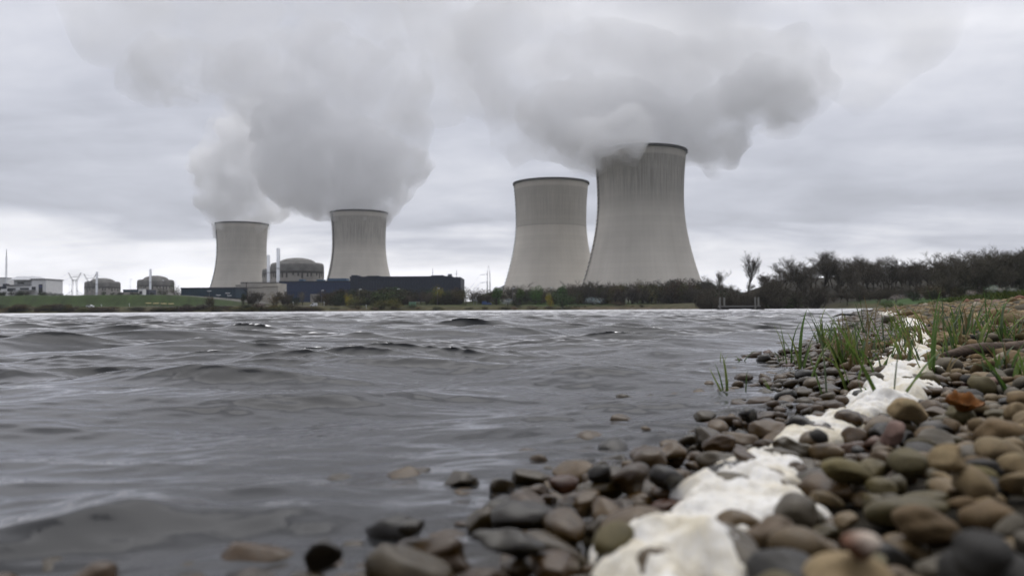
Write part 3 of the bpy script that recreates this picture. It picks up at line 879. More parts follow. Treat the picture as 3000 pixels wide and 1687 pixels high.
# ------------------------------------------------------------------ grass tufts on the shingle
def blade_mat(name, a, b_):
    m = bpy.data.materials.new(name); m.use_nodes = True
    t = NT(m.node_tree); b = t.n['Principled BSDF']
    c = t.new('ShaderNodeAttribute', attribute_name='col').outputs['Color']
    n = t.noise(t.new('ShaderNodeNewGeometry').outputs['Position'], 60, 4, .6)
    c = t.vmath('SCALE', c, t.ramp(n, .3, .7, .75, 1.2, False))
    t.put(b.inputs['Base Color'], c); b.inputs['Roughness'].default_value = .5; b.inputs['Specular IOR Level'].default_value = .35
    tr = t.new('ShaderNodeBsdfTranslucent'); t.put(tr.inputs['Color'], t.vmath('SCALE', c, 1.3))
    mx = t.new('ShaderNodeMixShader'); mx.inputs[0].default_value = .3
    t.l.new(b.outputs[0], mx.inputs[1]); t.l.new(tr.outputs[0], mx.inputs[2])
    t.l.new(mx.outputs[0], t.n['Material Output'].inputs['Surface'])
    return m
M_blade = blade_mat('green blade', None, None)
GREENS = [(.075, .135, .026), (.11, .17, .035), (.050, .090, .022), (.15, .19, .045), (.085, .115, .060)]
def blades_mesh(name, blades):
    """blades: (bx, by, length, width, heading, lean, curl, colour)"""
    V, F, C, off = [], [], [], 0
    for (bx, by, L, w_, hd, lean, curl, colr) in blades:
        n = 9; p = np.array((bx, by, 0.0)); ang = lean
        side = np.array((-math.sin(hd), math.cos(hd), 0)); fwd = np.array((math.cos(hd), math.sin(hd), 0))
        for k in range(n):
            f = k / (n - 1); ww = w_ * (.75 + .5 * f) * (1 - f ** 2.2) + .0003
            dirv = fwd * math.sin(ang) + np.array((0, 0, 1)) * math.cos(ang)
            nrm = fwd * math.cos(ang) - np.array((0, 0, 1)) * math.sin(ang)
            V += [p - side * ww, p + nrm * ww * .45, p + side * ww]
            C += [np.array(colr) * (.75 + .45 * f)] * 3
            p = p + dirv * L / (n - 1); ang += curl / (n - 1) * (f * 2)
        for k in range(n - 1):
            for q in range(2):
                a_ = off + k * 3 + q; F.append((a_, a_ + 1, a_ + 4, a_ + 3))
        off += n * 3
    me = np_mesh(name, np.array(V), np.array(F, dtype=np.int32)); vattr(me, 'col', np.array(C), 'FLOAT_COLOR')
    return me
def hm_hit(px, py):
    r = ray(px, py); t = np.geomspace(.4, 60, 5000)
    Xs, Ys, Zs = EYE.x + r.x * t, EYE.y + r.y * t, EYE.z + r.z * t
    gz = np.maximum(hm_at(Xs, Ys), 0.0); k = int(np.argmax(Zs < gz)); return Vector((Xs[k], Ys[k], gz[k]))
def tuft(px, py, hpx, n, spread, label, lean=0.0, group=None, cat='grass tuft', tone=None, width=.0095):
    q = hm_hit(px, py); sc = q.y / F_PX
    L0 = hpx * sc * 1.35 + .03
    bl = []
    for i in range(n):
        L = L0 * (1 if i == 0 else g.uniform(.35, .95))
        hd = g.uniform(-.6, .6) + (0 if g.random() < .5 else PI)
        ln = abs(g.normal(0, .26)) if i else .04
        if lean and i < 2: hd = 0 if lean > 0 else PI; ln = abs(lean)
        bl.append((g.normal(0, spread * .5), g.normal(0, spread * .5), L / max(.6, math.cos(ln)), width * g.uniform(.7, 1.25), hd, ln, abs(g.normal(.5, .55)), tone or GREENS[g.integers(len(GREENS))]))
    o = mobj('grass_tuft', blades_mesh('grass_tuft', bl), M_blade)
    o.location = (q.x, q.y, q.z - .035)
    return tag(o, label, cat, group)
TUFTS = [(2123, 1150, 90, 5, .018, 'short stubby grass tuft standing alone in the water, nearest tuft to the open lake', 0), (2183, 1134, 42, 1, .01, 'single tiny green shoot just beside the lone tuft in the water', 0),
         (2266, 1139, 34, 2, .01, 'small withered sprig poking from the shallows', -.3), (2108, 1064, 30, 2, .01, 'tiny sprig breaking the water surface farthest out', 0),
         (2165, 1064, 42, 3, .02, 'small bent tuft leaning over a dark stone in the water', .5),
         (2316, 1074, 112, 3, .015, 'slim upright grass tuft at the tip of the shingle, next to the tallest blade', 0), (2347, 1084, 140, 5, .02, 'tall straight grass blades with two arching side leaves at the water edge', 0),
         (2285, 1066, 38, 5, .03, 'low bright clump of sprouts at the foot of the slim blades', 0), (2421, 1158, 150, 2, .008, 'single stout dark green blade on black pebbles in front', 0),
         (2370, 1114, 110, 2, .01, 'thin leaning stalk with a curled leaf at the water edge', .35), (2467, 1070, 120, 6, .03, 'dense tuft with a pointed central blade behind the stout single blade', 0),
         (2490, 1128, 120, 4, .02, 'dark straggly tuft with drooping leaves among wet pebbles', -.3), (2537, 1172, 50, 3, .012, 'short yellowish sprout in front of the foam', 0),
         (2598, 1178, 225, 3, .012, 'longest grass blade, rising out of the foam and bending over', -.42), (2618, 1160, 120, 2, .01, 'pair of leaves in the foam beside the longest blade', .6),
         (2664, 1074, 66, 4, .03, 'small clump of short leaves on the white foam hump', 0), (2724, 1096, 190, 4, .014, 'thick broad dark grass blade rising behind the foam', .05),
         (2637, 1008, 90, 5, .03, 'tuft of short upright blades against the white foam streak', 0), (2700, 1012, 95, 4, .03, 'tuft whose blades all lean over towards the water', -.5),
         (2772, 1010, 105, 6, .05, 'loose clump of mid green blades in front of the driftwood end', .2), (2826, 1016, 85, 6, .05, 'low bushy clump behind the driftwood log', 0),
         (2873, 1016, 130, 5, .04, 'tall spreading clump with a long leaning straw above the driftwood', .35), (2965, 1140, 120, 3, .02, 'slender leaning blades growing alone among dry pebbles', -.45),
         (2930, 1000, 110, 5, .05, 'dark drooping blades at the far end of the driftwood', .6)]
for a in TUFTS: tuft(*a[:6], lean=a[6])
for i in range(84):
    px = g.uniform(2400, 3010) if i % 7 else g.uniform(2400, 2680); py = g.uniform(968, 1085) if px < 2700 else g.uniform(945, 1000) if i % 4 else g.uniform(1000, 1110)
    tuft(px, py, g.uniform(45, 95), int(g.integers(4, 9)), .05, 'ragged low grass tuft in the patch between the foam and the driftwood', lean=g.choice([0, 0, .3, -.3]), group='low grass tufts of the shingle patch', tone=None if g.random() < .7 else (.16, .12, .055))

# ------------------------------------------------------------------ driftwood, leaf, stones in the lake
M_wood = mat('driftwood', (.10, .075, .058), .85, .2, 40, .4, bump=.5)
M_wetwood = mat('wet branch', (.018, .016, .015), .4, .4, 40, .3)
def tube_mesh(pts, radii, n=10, jitter=0.0):
    V, F = [], []; m = len(pts)
    for k in range(m):
        a = Vector(pts[max(k - 1, 0)]); b = Vector(pts[min(k + 1, m - 1)]); ax = (b - a).normalized()
        t_ = Vector((0, 0, 1)) if abs(ax.z) < .9 else Vector((1, 0, 0)); u_ = ax.cross(t_).normalized(); v_ = ax.cross(u_)
        for i in range(n):
            an = 2 * PI * i / n; r_ = radii[k] * (1 + g.normal(0, jitter)); V.append(Vector(pts[k]) + u_ * math.cos(an) * r_ + v_ * math.sin(an) * r_)
    for k in range(m - 1):
        for i in range(n):
            j = (i + 1) % n; F.append((k * n + i, k * n + j, (k + 1) * n + j, (k + 1) * n + i))
    me = bpy.data.meshes.new('branch'); me.from_pydata([tuple(v) for v in V], [], F + [tuple(reversed(range(n))), tuple((m - 1) * n + i for i in range(n))])
    me.polygons.foreach_set('use_smooth', np.ones(len(me.polygons), dtype=bool)); me.update(); return me
q0 = ground_at(2765, 1052, .03); q1 = ground_at(3010, 1012, .04)
pts = [q0.lerp(q1, f) + Vector((0, 0, .012 + .012 * math.sin(f * 5))) for f in np.linspace(0, 1, 14)]
tag(mobj('driftwood_log', tube_mesh(pts, [.012 + .012 * math.sin(PI * min(f * 1.4 + .12, 1) * .6) for f in np.linspace(0, 1, 14)], 12, .08), M_wood), 'weathered reddish brown driftwood log lying across the pebbles', 'driftwood')
q0 = ground_at(2435, 930, 0); q1 = ground_at(2490, 928, 0)
pts = [(q0.x, q0.y, .0), (q0.x * .75 + q1.x * .25, q0.y, .10), (q0.x * .4 + q1.x * .6, q0.y, .075), (q1.x, q1.y, -.03)]
tag(mobj('driftwood_branch', tube_mesh(pts, [.02, .035, .035, .03], 8), M_wetwood), 'thin black branch arching out of the water off the shingle tip', 'branch')
def rock(name, px, py, wpx, hpx, label):
    q = ground_at(px, py, 0); a = wpx / 2 * q.y / F_PX; c = hpx * q.y / F_PX
    v = pebble_shape(V2, np.random.default_rng(int(px))) * np.array((a, a * .7, c)); me = np_mesh(name, v, F2)
    vattr(me, 'col', np.tile((.03, .03, .03), (len(v), 1)), 'FLOAT_COLOR'); vattr(me, 'wet', np.ones(len(v)))
    o = mobj(name, me, M_stone); o.location = (q.x, q.y, q.z + c * .25); tag(o, label, 'rock')
rock('boulder', 2585, 919, 34, 9, 'dark humped boulder at the water edge far along the shore')
rock('boulder', 2462, 1052, 24, 20, 'black pointed stone beside grass blades at the shingle tip')
# curled autumn leaf lying on the pebbles
def leaf():
    q = hm_hit(2815, 1212); s_ = q.y / F_PX
    ix, iy = int((q.x - GX0) / GS), int((q.y - GY0) / GS); top = float(HM[iy - 6:iy + 6, ix - 6:ix + 6].max())
    V, F = [], []; nu, nv = 17, 9; W_ = 125 * s_ / 2
    for i in range(nu):
        f = i / (nu - 1) * 2 - 1
        for j in range(nv):
            h_ = j / (nv - 1) * 2 - 1
            wid = .55 * W_ * (1 - abs(f) ** 1.6) ** .7 * (1 + .12 * math.sin(f * 17)) + .001
            V.append((f * W_, h_ * wid, .030 * abs(h_) ** 1.5 * (1 - f * f) + .024 * abs(f) ** 1.3 + .004 * math.sin(f * 9 + h_ * 4)))
    for i in range(nu - 1):
        for j in range(nv - 1):
            a_ = i * nv + j; F.append((a_, a_ + nv, a_ + nv + 1, a_ + 1))
    me = np_mesh('autumn_leaf', np.array(V), np.array(F, dtype=np.int32))
    o = mobj('autumn_leaf', me, mat('dry leaf', (.20, .078, .014), .6, .3, 60, .4, bump=.3)); o.location = (q.x, q.y, q.z + .006); o.rotation_euler = (.5, .1, .15)
    sd_ = o.modifiers.new('thickness', 'SOLIDIFY'); sd_.thickness = .0008
    tag(o, 'curled orange brown autumn leaf lying on the pebbles', 'leaf')
leaf()
#PART5
# ------------------------------------------------------------------ power plant buildings
M_navy = mat('navy cladding', (.013, .030, .085), .5, .4, .4, .18)
M_navy_dark = mat('dark navy cladding', (.012, .020, .040), .5, .4, .4, .2)
M_teal = mat('teal blue cladding', (.014, .040, .065), .5, .4, .4, .18)
M_conc = mat('pale concrete', (.46, .43, .38), .9, .2, .12, .15)
M_conc_d = mat('grey concrete', (.30, .285, .26), .9, .2, .15, .2)
M_domes = mat('dome concrete', (.16, .155, .145), .9, .2, .15, .3)
M_stain = mat('stained concrete', (.075, .072, .068), .9, .2, .5, .4)
M_white = mat('white render', (.72, .72, .72), .7, .3, .5, .06)
M_glass = mat('dark window glass', (.02, .025, .03), .15, .5)
M_slate = mat('grey roof slab', (.14, .14, .145), .7, .3, .5, .15)
M_lroof = mat('light metal roof', (.42, .43, .45), .5, .4, .4, .1)
M_galv = mat('galvanised steel', (.22, .23, .24), .5, .4, 2, .2)
M_stack = mat('white painted steel', (.66, .68, .72), .5, .4, .2, .08)
M_lamp = mat('white lamp housing', (.70, .72, .74), .4, .4)
M_blue = mat('blue plant box', (.05, .11, .19), .5, .4, .5, .2)
def px_w(px0, px1, Y): return (px1 - px0) / F_PX * Y
def top_z(px, py, Y): return P(px, py, Y).z
def hall(name, label, cat, px0, px1, py_top, Y, depth, m, zb=None, group=None):
    """long box building seen between photo columns px0..px1 with its roof edge at py_top"""
    xc = PX((px0 + px1) / 2, Y); W = px_w(px0, px1, Y); zt_ = top_z((px0 + px1) / 2, py_top, Y)
    z0 = zt(xc, Y) - 1.0 if zb is None else zb
    root = thing(name, label, cat, (xc, Y, z0), 0, group)
    h = zt_ - z0
    MB().box(-W / 2, W / 2, 0, depth, 0, h).build('wall', m, root)
    return root, W, h
# teal blue hall
r, W, h = hall('plant_hall', 'low teal blue hall in front of the farthest cooling tower', 'industrial hall', 530, 690, 843, 575, 40, M_teal)
MB().box(-W / 2 - .3, W / 2 + .2, -.35, 40.3, h - .9, h + .25).build('parapet', M_navy_dark, r)
rb = MB()
for i in range(26): rb.box(-W / 2 + (i + .5) * W / 26 - .12, -W / 2 + (i + .5) * W / 26 + .12, -.18, -.002, .2, h - 1)
rb.build('cladding_ribs', M_teal, r)
# navy halls
r, W, h = hall('plant_hall', 'middle navy blue hall below the large domed reactor building', 'industrial hall', 818, 1034, 824, 665, 45, M_navy)
MB().box(-W / 2 - .3, W / 2 + .2, -.35, 45.3, h - .8, h + .25).build('parapet', M_navy_dark, r)
rb = MB()
for i in range(30): rb.box(-W / 2 + (i + .5) * W / 30 - .12, -W / 2 + (i + .5) * W / 30 + .12, -.18, -.002, .2, h - 1)
rb.build('cladding_ribs', M_navy, r)
bx = MB(); bx.box(8, 24, 6, 20, h + .3, h + 2.6); bx.box(-1, 5, 6, 14, h + .3, h + 1.7); bx.box(-16, -12, 6, 14, h + .3, h + 2.0); bx.build('roof_plant', M_blue, r)
bx = MB(); bx.box(-4.5, 3, -1.5, 0 - .01, 2, 9.5).build('bay', M_conc_d, r)
r, W, h = hall('plant_hall', 'longest and tallest dark navy hall with flat roof, at the foot of the streaked tower', 'industrial hall', 1026, 1350, 812.5, 630, 50, M_navy_dark)
MB().box(-W / 2 - .3, W / 2 - 7.0, -.35, 50.3, h - .8, h + .9).build('parapet', M_navy_dark, r)
rb = MB()
for i in range(40): rb.box(-W / 2 + (i + .5) * W / 40 - .12, -W / 2 + (i + .5) * W / 40 + .12, -.18, -.002, .2, h - 1)
rb.build('cladding_ribs', M_navy_dark, r)
bx = MB(); bx.box(-W / 2, -W / 2 + 5, 4, 20, h + .95, h + 2.2); bx.box(-W / 2 + 12, -W / 2 + 22, 6, 20, h + .95, h + 1.7); bx.box(W / 2 - 24, W / 2 - 14, 5, 20, h + .95, h + 1.8); bx.build('roof_plant', M_navy_dark, r)
MB().box(W / 2 - 10.5, W / 2 - 7.2, 2, 6, h + .3, h + 2.6).build('vent_housing', M_galv, r)
# beige stepped building
def beige():
    Y = 600; z0 = zt(PX(750, Y), Y) - 1; x0 = PX(750, Y)
    root = thing('concrete_building', 'stepped pale concrete building between the teal and navy halls', 'industrial building', (x0, Y, z0))
    X = lambda px: PX(px, Y) - x0
    Z = lambda py: top_z(750, py, Y) - z0
    m = MB(); m.box(X(705), X(812), 0, 25, 0, Z(829)); m.box(X(688), X(705) - .01, 1.5, 20, 0, Z(836)); m.box(X(776), X(818), -3, -.01, 0, Z(841)); m.build('wall', M_conc, root)
    e = MB(); e.box(X(704), X(813), -.25, -.02, Z(829), Z(827)); e.box(X(687), X(704) - .1, 1.2, 1.48, Z(836), Z(834.5)); e.box(X(703), X(776) - .1, -.25, -.02, Z(843), Z(841.5)); e.box(X(775), X(819), -3.25, -3.02, Z(841), Z(839.5))
    e.box(X(721), X(722.6), -.3, -.02, Z(841.4), Z(829.1)); e.box(X(688), X(704) - .1, 1.2, 1.48, Z(850), Z(849)); e.build('coping', M_stain, root)
    rl = MB()
    for px in range(708, 812, 8): rl.bar((X(px), .5, Z(829)), (X(px), .5, Z(829) + 1.3), .07)
    rl.bar((X(706), .5, Z(829) + 1.3), (X(811), .5, Z(829) + 1.3), .08); rl.build('railing', M_steel_dark, root)
    d_ = MB(); d_.box(X(734), X(752), -.2, -.02, .5, 6.5); d_.build('loading_door', M_stain, root)
    f = MB(); f.bar((X(738), -6, 0), (X(738), -6, 8), .15); f.bar((X(753), -6, 0), (X(753), -6, 8), .15); f.bar((X(738), -6, 8), (X(753), -6, 8), .15); f.build('gantry_frame', M_stain, root)
beige()
def reactor(px, half, py_sh, py_top, Y, label, group=None):
    c = P(px, 905, Y); z0 = zt(c.x, Y) - 1; R_ = half / F_PX * Y
    hs = top_z(px, py_sh, Y) - z0; ht = top_z(px, py_top, Y) - z0
    root = thing('reactor_building', label, 'reactor building', (c.x, Y, z0), 0, group)
    MB().lathe([(R_, 0), (R_, hs - R_ * .33)], 64, cap=False).build('wall', M_conc_d, root, smooth=True)
    MB().lathe([(R_ + .25, hs - R_ * .42), (R_ + .25, hs - R_ * .34), (R_ + .01, hs - R_ * .335)], 64, cap=False).build('ring_beam', M_stain, root, smooth=False)
    MB().lathe([(R_ + .1, hs - R_ * .335), (R_ + .1, hs - R_ * .14), (R_ * .985, hs - R_ * .06), (R_ * .94, hs - R_ * .015), (R_ * .87, hs), (R_ * .70, hs + .02)], 64, cap=False).build('shoulder', M_domes, root, smooth=True)
    n = 9; rd = R_ * .70
    MB().lathe([(rd * math.cos(a), hs - .6 + (ht - hs + .6) * math.sin(a)) for a in np.linspace(0, PI / 2 - .02, n)], 64, cap=True).build('dome', M_domes, root, smooth=True)
    st = MB()
    for i in range(34):
        a = 2 * PI * i / 34 + g.uniform(-.05, .05); l = g.uniform(.05, .2) * R_
        ca, sa = math.cos(a), math.sin(a); rr = R_ + .06
        st.quad_box([((rr + o_) * ca - w_ * sa, (rr + o_) * sa + w_ * ca, z) for z in (hs - R_ * .42 - l, hs - R_ * .42) for (o_, w_) in ((-.3, -.8), (.06, -.8), (.06, .8), (-.3, .8))])
    st.build('stain_streaks', M_stain, root)
reactor(871, 76, 771, 755.5, 790, 'large domed reactor building rising between the steaming towers')
reactor(812, 42, 788, 778, 905, 'domed reactor building mostly hidden behind the two white stacks')
reactor(300, 47.5, 825, 814.5, 1150, 'smaller domed reactor building behind the lattice pylons')
reactor(456, 50, 819.5, 807, 1085, 'domed reactor building with a white stack at its middle and trees at its side')
def stack(px, wpx, py_top, Y, label):
    c = P(px, 905, Y); z0 = zt(c.x, Y) - 1; h = top_z(px, py_top, Y) - z0; w_ = wpx / F_PX * Y / 2
    root = thing('vent_stack', label, 'vent stack', (c.x, Y, z0))
    MB().lathe([(w_, 0), (w_, h), (w_ - .15, h), (w_ - .15, h - 2)], 20, cap=False).build('pipe', M_stack, root, smooth=True)
    k = MB()
    for f in (.35, .62): k.lathe([(w_ + .02, h * f - .3), (w_ + .22, h * f - .3), (w_ + .22, h * f + .3), (w_ + .02, h * f + .3)], 20, cap=False)
    k.build('collar', M_galv, root)
    l = MB()
    for s in (-.3, .3): l.bar((w_ + .3, s - .6, 2), (w_ + .3, s - .6, h - .5), .07)
    for z in np.arange(3, h - 1, 2.5): l.bar((w_ + .3, -.9, z), (w_ + .3, -.3, z), .06)
    l.build('ladder', M_galv, root)
stack(814.5, 9.6, 727, 700, 'tallest white vent stack in front of the large reactor dome')
stack(786, 8.4, 747, 840, 'second white vent stack, just beside the farthest steaming tower')
stack(283, 6.2, 796, 1100, 'slim white vent stack beside the small dome near the pylons')
stack(440, 6.4, 788, 1030, 'slim white vent stack standing in front of the dome with trees')
# low service buildings at the embankment top
r, W, h = hall('service_building', 'low dark teal shed between the two small reactor domes', 'shed', 360, 408, 849, 900, 18, M_teal); MB().box(-W / 2 - .2, W / 2 + .2, -.2, 18.2, h + .01, h + .5).build('roof', M_slate, r)
r, W, h = hall('service_building', 'low dark grey shed under the dome with trees', 'shed', 417, 436, 849, 905, 18, M_navy_dark); MB().box(-W / 2 - .2, W / 2 + .2, -.2, 18.2, h + .01, h + .5).build('roof', M_slate, r)
r, W, h = hall('gatehouse', 'little white cabin with one dark window between the sheds', 'cabin', 405, 418.5, 846, 700, 6, M_white); MB().box(-W * .28, W * .30, -.08, -.01, h * .55, h * .8).build('window', M_glass, r); MB().box(-W / 2 - .2, W / 2 + .2, -.2, 6.2, h + .01, h + .25).build('roof', M_slate, r)
r, W, h = hall('concrete_wall', 'long low concrete wall at the top of the grass embankment', 'wall', 346, 405, 856.5, 690, .5, M_conc_d); MB().box(-W / 2 - .1, W / 2 + .1, -.12, .62, h + .01, h + .2).build('coping', M_conc, r)
# white administration building
def admin():
    Y = 590; xc = PX(75, Y); z0 = zt(xc, Y) - 1
    root = thing('office_building', 'white terraced office building with flat grey roofs and a low pitched top', 'office building', (xc, Y, z0))
    X = lambda px: PX(px, Y) - xc
    Z = lambda py: top_z(75, py, Y) - z0
    m = MB(); m.box(X(92), X(134), 0, 22, 0, Z(819)); m.box(X(30), X(92) - .01, 4, 22, 0, Z(819.5)); m.box(X(18), X(92) - .01, 0, 3.99, 0, Z(837)); m.box(X(0), X(18) - .01, .6, 10, 0, Z(846)); m.build('wall', M_white, root)
    s = MB(); s.box(X(90), X(136), -.9, 22.6, Z(819) + .01, Z(816.5)); s.build('roof_slab', M_slate, root)
    s = MB(); s.box(X(16), X(91), -1.0, 3.9, Z(837) + .01, Z(834)); s.build('terrace_slab', M_slate, root)
    rf = MB(); a, b = X(24), X(104); zt0, zt1 = Z(819.5) + .02, Z(808)
    rf.quad_box([(a, -.5, zt0), (b, -.5, zt0), (b, 23, zt0), (a, 23, zt0), (a * .55 + b * .45 - 7, 7, zt1), (a * .45 + b * .55 + 3, 7, zt1), (a * .45 + b * .55 + 3, 14, zt1), (a * .55 + b * .45 - 7, 14, zt1)]); rf.build('pitched_roof', M_lroof, root)
    for (p0, p1, y0, y1, yy) in ((21, 45, 853, 844, -.08), (58, 84, 850, 843, -.08), (92.5, 104, 851, 840, -.08), (113, 124, 857, 833, -.08), (41, 60, 831, 826, 3.9)):
        w_ = MB().box(X(p0), X(p1), yy, yy + .06, Z(y0), Z(y1)).build('window', M_glass, root)
        fr = MB(); n = max(2, int((X(p1) - X(p0)) / 1.5))
        for k in range(n + 1):
            xx = X(p0) + (X(p1) - X(p0)) * k / n; fr.box(xx - .06, xx + .06, yy - .06, yy - .005, Z(y0), Z(y1))
        fr.build('frame', M_slate, w_)
    MB().box(X(114), X(123), -.16, -.1, Z(842), Z(836)).build('blue_panel', mat('blue panel', (.05, .06, .16), .4, .4), root)
    d_ = MB(); d_.box(X(57), X(104), -8, -.1, Z(851), Z(849.5)); 
    for px in (58, 72, 86, 102): d_.bar((X(px), -7.6, 0), (X(px), -7.6, Z(851)), .12)
    d_.build('canopy', M_lroof, root)
admin()
r, W, h = hall('office_building', 'white office block cut off by the edge of the picture, behind the mast', 'office building', -40, 14, 815, 640, 20, M_white); MB().box(-W / 2 - .3, W / 2 + .3, -.3, 20.3, h + .01, h + .6).build('roof', M_slate, r); MB().box(-W / 2 + 1, W / 2 - 1.5, -.08, -.01, h * .45, h * .62).build('window', M_glass, r)
# ------------------------------------------------------------------ masts, pylons, lamps
def lattice(mb, x0, x1, w0, w1, z0, z1, n, r, y=0.0):
    """square lattice leg tapering from half width w0 to w1 between (x0,z0) and (x1,z1)"""
    for k in range(n):
        f0, f1 = k / n, (k + 1) / n
        a0, a1 = w0 + (w1 - w0) * f0, w0 + (w1 - w0) * f1
        c0, c1 = x0 + (x1 - x0) * f0, x0 + (x1 - x0) * f1
        h0, h1 = z0 + (z1 - z0) * f0, z0 + (z1 - z0) * f1
        cs = ((-1, -1), (1, -1), (1, 1), (-1, 1))
        for i in range(4):
            (sx, sy), (tx, ty) = cs[i], cs[(i + 1) % 4]
            mb.bar((c0 + sx * a0, y + sy * a0, h0), (c1 + sx * a1, y + sy * a1, h1), r, n=3)
            mb.bar((c0 + sx * a0, y + sy * a0, h0), (c1 + tx * a1, y + ty * a1, h1), r * .6, n=3)
            mb.bar((c1 + sx * a1, y + sy * a1, h1), (c1 + tx * a1, y + ty * a1, h1), r * .6, n=3)
def mast():
    Y = 640; c = P(17, 905, Y); z0 = zt(c.x, Y); h = top_z(17, 730, Y) - z0
    root = thing('antenna_mast', 'tall slender white antenna mast beside the white offices', 'antenna mast', (c.x, Y, z0))
    m = MB(); lattice(m, 0, 0, .55, .35, 12, h - 6, 22, .11); m.build('lattice', M_stack, root)
    MB().bar((0, 0, h - 6), (0, 0, h), .30, .2, 8).build('antenna', M_galv, root)
    b = MB(); b.box(-1.6, 1.6, -1.6, 1.6, 0, 12); b.box(-2.4, 2.0, -2, -1.65, 7, 10); b.build('base_cabinet', M_navy_dark, root)
mast()
M_pylon = mat('weathered pylon steel', (.10, .105, .115), .7, .3)
def gantry_pylon(px, Y, py_top, label):
    c = P(px, 905, Y); z0 = zt(c.x, Y) - .5; h = top_z(px, py_top, Y) - z0
    root = thing('pylon', label, 'pylon', (c.x, Y, z0))
    [(lattice(m, s * 3.6, s * 2.0, .9, .7, 0, h * .76, 9, .10), m.build('lattice_leg', M_pylon, root)) for s in (-1, 1) for m in (MB(),)]
    t = MB(); lattice(t, -1.8, -7.5, .9, .25, h * .72, h, 5, .09); lattice(t, 1.8, 7.5, .9, .25, h * .72, h, 5, .09); t.bar((-2, 0, h * .76), (2, 0, h * .76), .35); t.bar((-3.4, 0, h * .86), (3.4, 0, h * .86), .3); t.build('horn_arms', M_pylon, root)
    a = MB()
    for s in (-1, 1): a.bar((s * 2.6, 0, h * .42), (s * 11, 0, h * .26), .22); a.bar((s * 2.9, 0, h * .30), (s * 11, 0, h * .26), .18)
    a.build('lower_arms', M_pylon, root)
    return c.x, Y, z0, h
ga = gantry_pylon(218, 930, 799, 'taller horned lattice pylon, the one nearer the white offices')
gb = gantry_pylon(263, 985, 803, 'horned lattice pylon in front of the small reactor dome')
def pylon(px, Y, py_top, wpx, label):
    c = P(px, 905, Y); z0 = zt(c.x, Y) - .5; h = top_z(px, py_top, Y) - z0; w_ = wpx / F_PX * Y
    root = thing('pylon', label, 'pylon', (c.x, Y, z0))
    m = MB(); lattice(m, 0, 0, w_ * .14, w_ * .03, 0, h, 14, .14); m.build('lattice_mast', M_pylon, root)
    a = MB()
    for f, ww in ((.90, .30), (.80, .42), (.70, .5)):
        for s in (-1, 1): a.bar((0, 0, h * f + .8), (s * w_ * ww, 0, h * f), .16); a.bar((0, 0, h * f - .3), (s * w_ * ww, 0, h * f), .12)
    a.build('cross_arms', M_pylon, root)
    return c.x, Y, z0, h
pa = pylon(1268, 1500, 787, 12, 'small distant lattice pylon above the roof of the long hall')
pb = pylon(1338, 1250, 792, 18, 'small lattice pylon at the end of the long hall roof')
def twin_pylon():
    Y = 900; c = P(1432, 905, Y); z0 = zt(c.x, Y) - .5; h = top_z(1432, 778, Y) - z0
    root = thing('pylon', 'tall twin-legged lattice pylon standing alone between hall and cooling towers', 'pylon', (c.x, Y, z0))
    for s in (-1, 1):
        m = MB(); lattice(m, s * 1.7, s * 1.5, .75, .45, 0, h * .60, 10, .20); m.build('lattice_leg', mat('blue grey steel', (.06, .08, .10), .6, .3), root)
    t = MB(); 
    for s in (-1, 1): lattice(t, s * 1.5, s * 1.3, .45, .3, h * .60, h * .86, 5, .13); t.bar((s * 1.3, 0, h * .86), (0, 0, h), .16)
    t.build('upper_lattice', M_pylon, root)
    a = MB()
    for f in (.80, .60): a.bar((-1.3, 0, h * f), (-10, 0, h * f - 1.5), .18); a.bar((-1.3, 0, h * f - 1.2), (-10, 0, h * f - 1.5), .14)
    a.build('cross_arms', M_pylon, root)
    return c.x, Y, z0, h
pt = twin_pylon()
def wire(label, a, b, sag, r=.07):
    n = 12; m = MB(); a = Vector(a); b = Vector(b)
    pts = [a.lerp(b, k / n) - Vector((0, 0, sag * 4 * (k / n) * (1 - k / n))) for k in range(n + 1)]
    for k in range(n): m.bar(pts[k], pts[k + 1], r, n=3)
    o = m.build('power_line', M_steel_dark, None); tag(o, label, 'cable', 'power lines between the pylons')
for (s, f) in ((-7.5, 1.0), (7.5, 1.0), (-11, .26), (11, .26)):
    wire('thin sagging power line strung between the two horned pylons', (ga[0] + s, ga[1], ga[2] + ga[3] * f), (gb[0] + s, gb[1], gb[2] + gb[3] * f), 2.5)
    wire('thin power line running from the horned pylons past the small domes', (gb[0] + s, gb[1], gb[2] + gb[3] * f), (PX(520, 1250), 1250, gb[2] + gb[3] * .35), 4)
    wire('thin power line running off beyond the white offices', (ga[0] + s, ga[1], ga[2] + ga[3] * f), (PX(90, 980) , 980, ga[2] + ga[3] * .6), 4)
for f in (.60, .80): wire('thin power line dropping from the twin-legged pylon to the long hall', (pt[0] - 10, pt[1], pt[2] + pt[3] * f - 1.5), (PX(1362, 800), 800, pt[2] + 16 * f), 2)
def lamp_post(px, Y, py_top, label=None, group=None, double=False):
    c = P(px, 905, Y); z0 = zt(c.x, Y) - .3; h = top_z(px, py_top, Y) - z0
    root = thing('lamp_post', label or 'grey lamp post with a small white head among the shore shrubs', 'lamp post', (c.x, Y, z0), 0, group)
    MB().bar((0, 0, 0), (0, 0, h), .11, .07, 6).build('pole', M_galv, root)
    m = MB()
    for s in ((-1, 1) if double else (1,)): m.bar((0, 0, h - .1), (s * .7, -.1, h), .06); m.quad_box([(s * .2 - .1, -.45, h - .05), (s * 1.4, -.45, h - .05), (s * 1.4, .35, h - .05), (s * .2 - .1, .35, h - .05), (s * .2 - .1, -.35, h + .30), (s * 1.3, -.35, h + .30), (s * 1.3, .25, h + .30), (s * .2 - .1, .25, h + .30)])
    m.build('lamp_head', M_lamp, root)
G1 = 'lamp posts in front of the navy halls'; G2 = 'lamp posts along the belt below the tall towers'; G3 = 'lamp posts on the embankment'
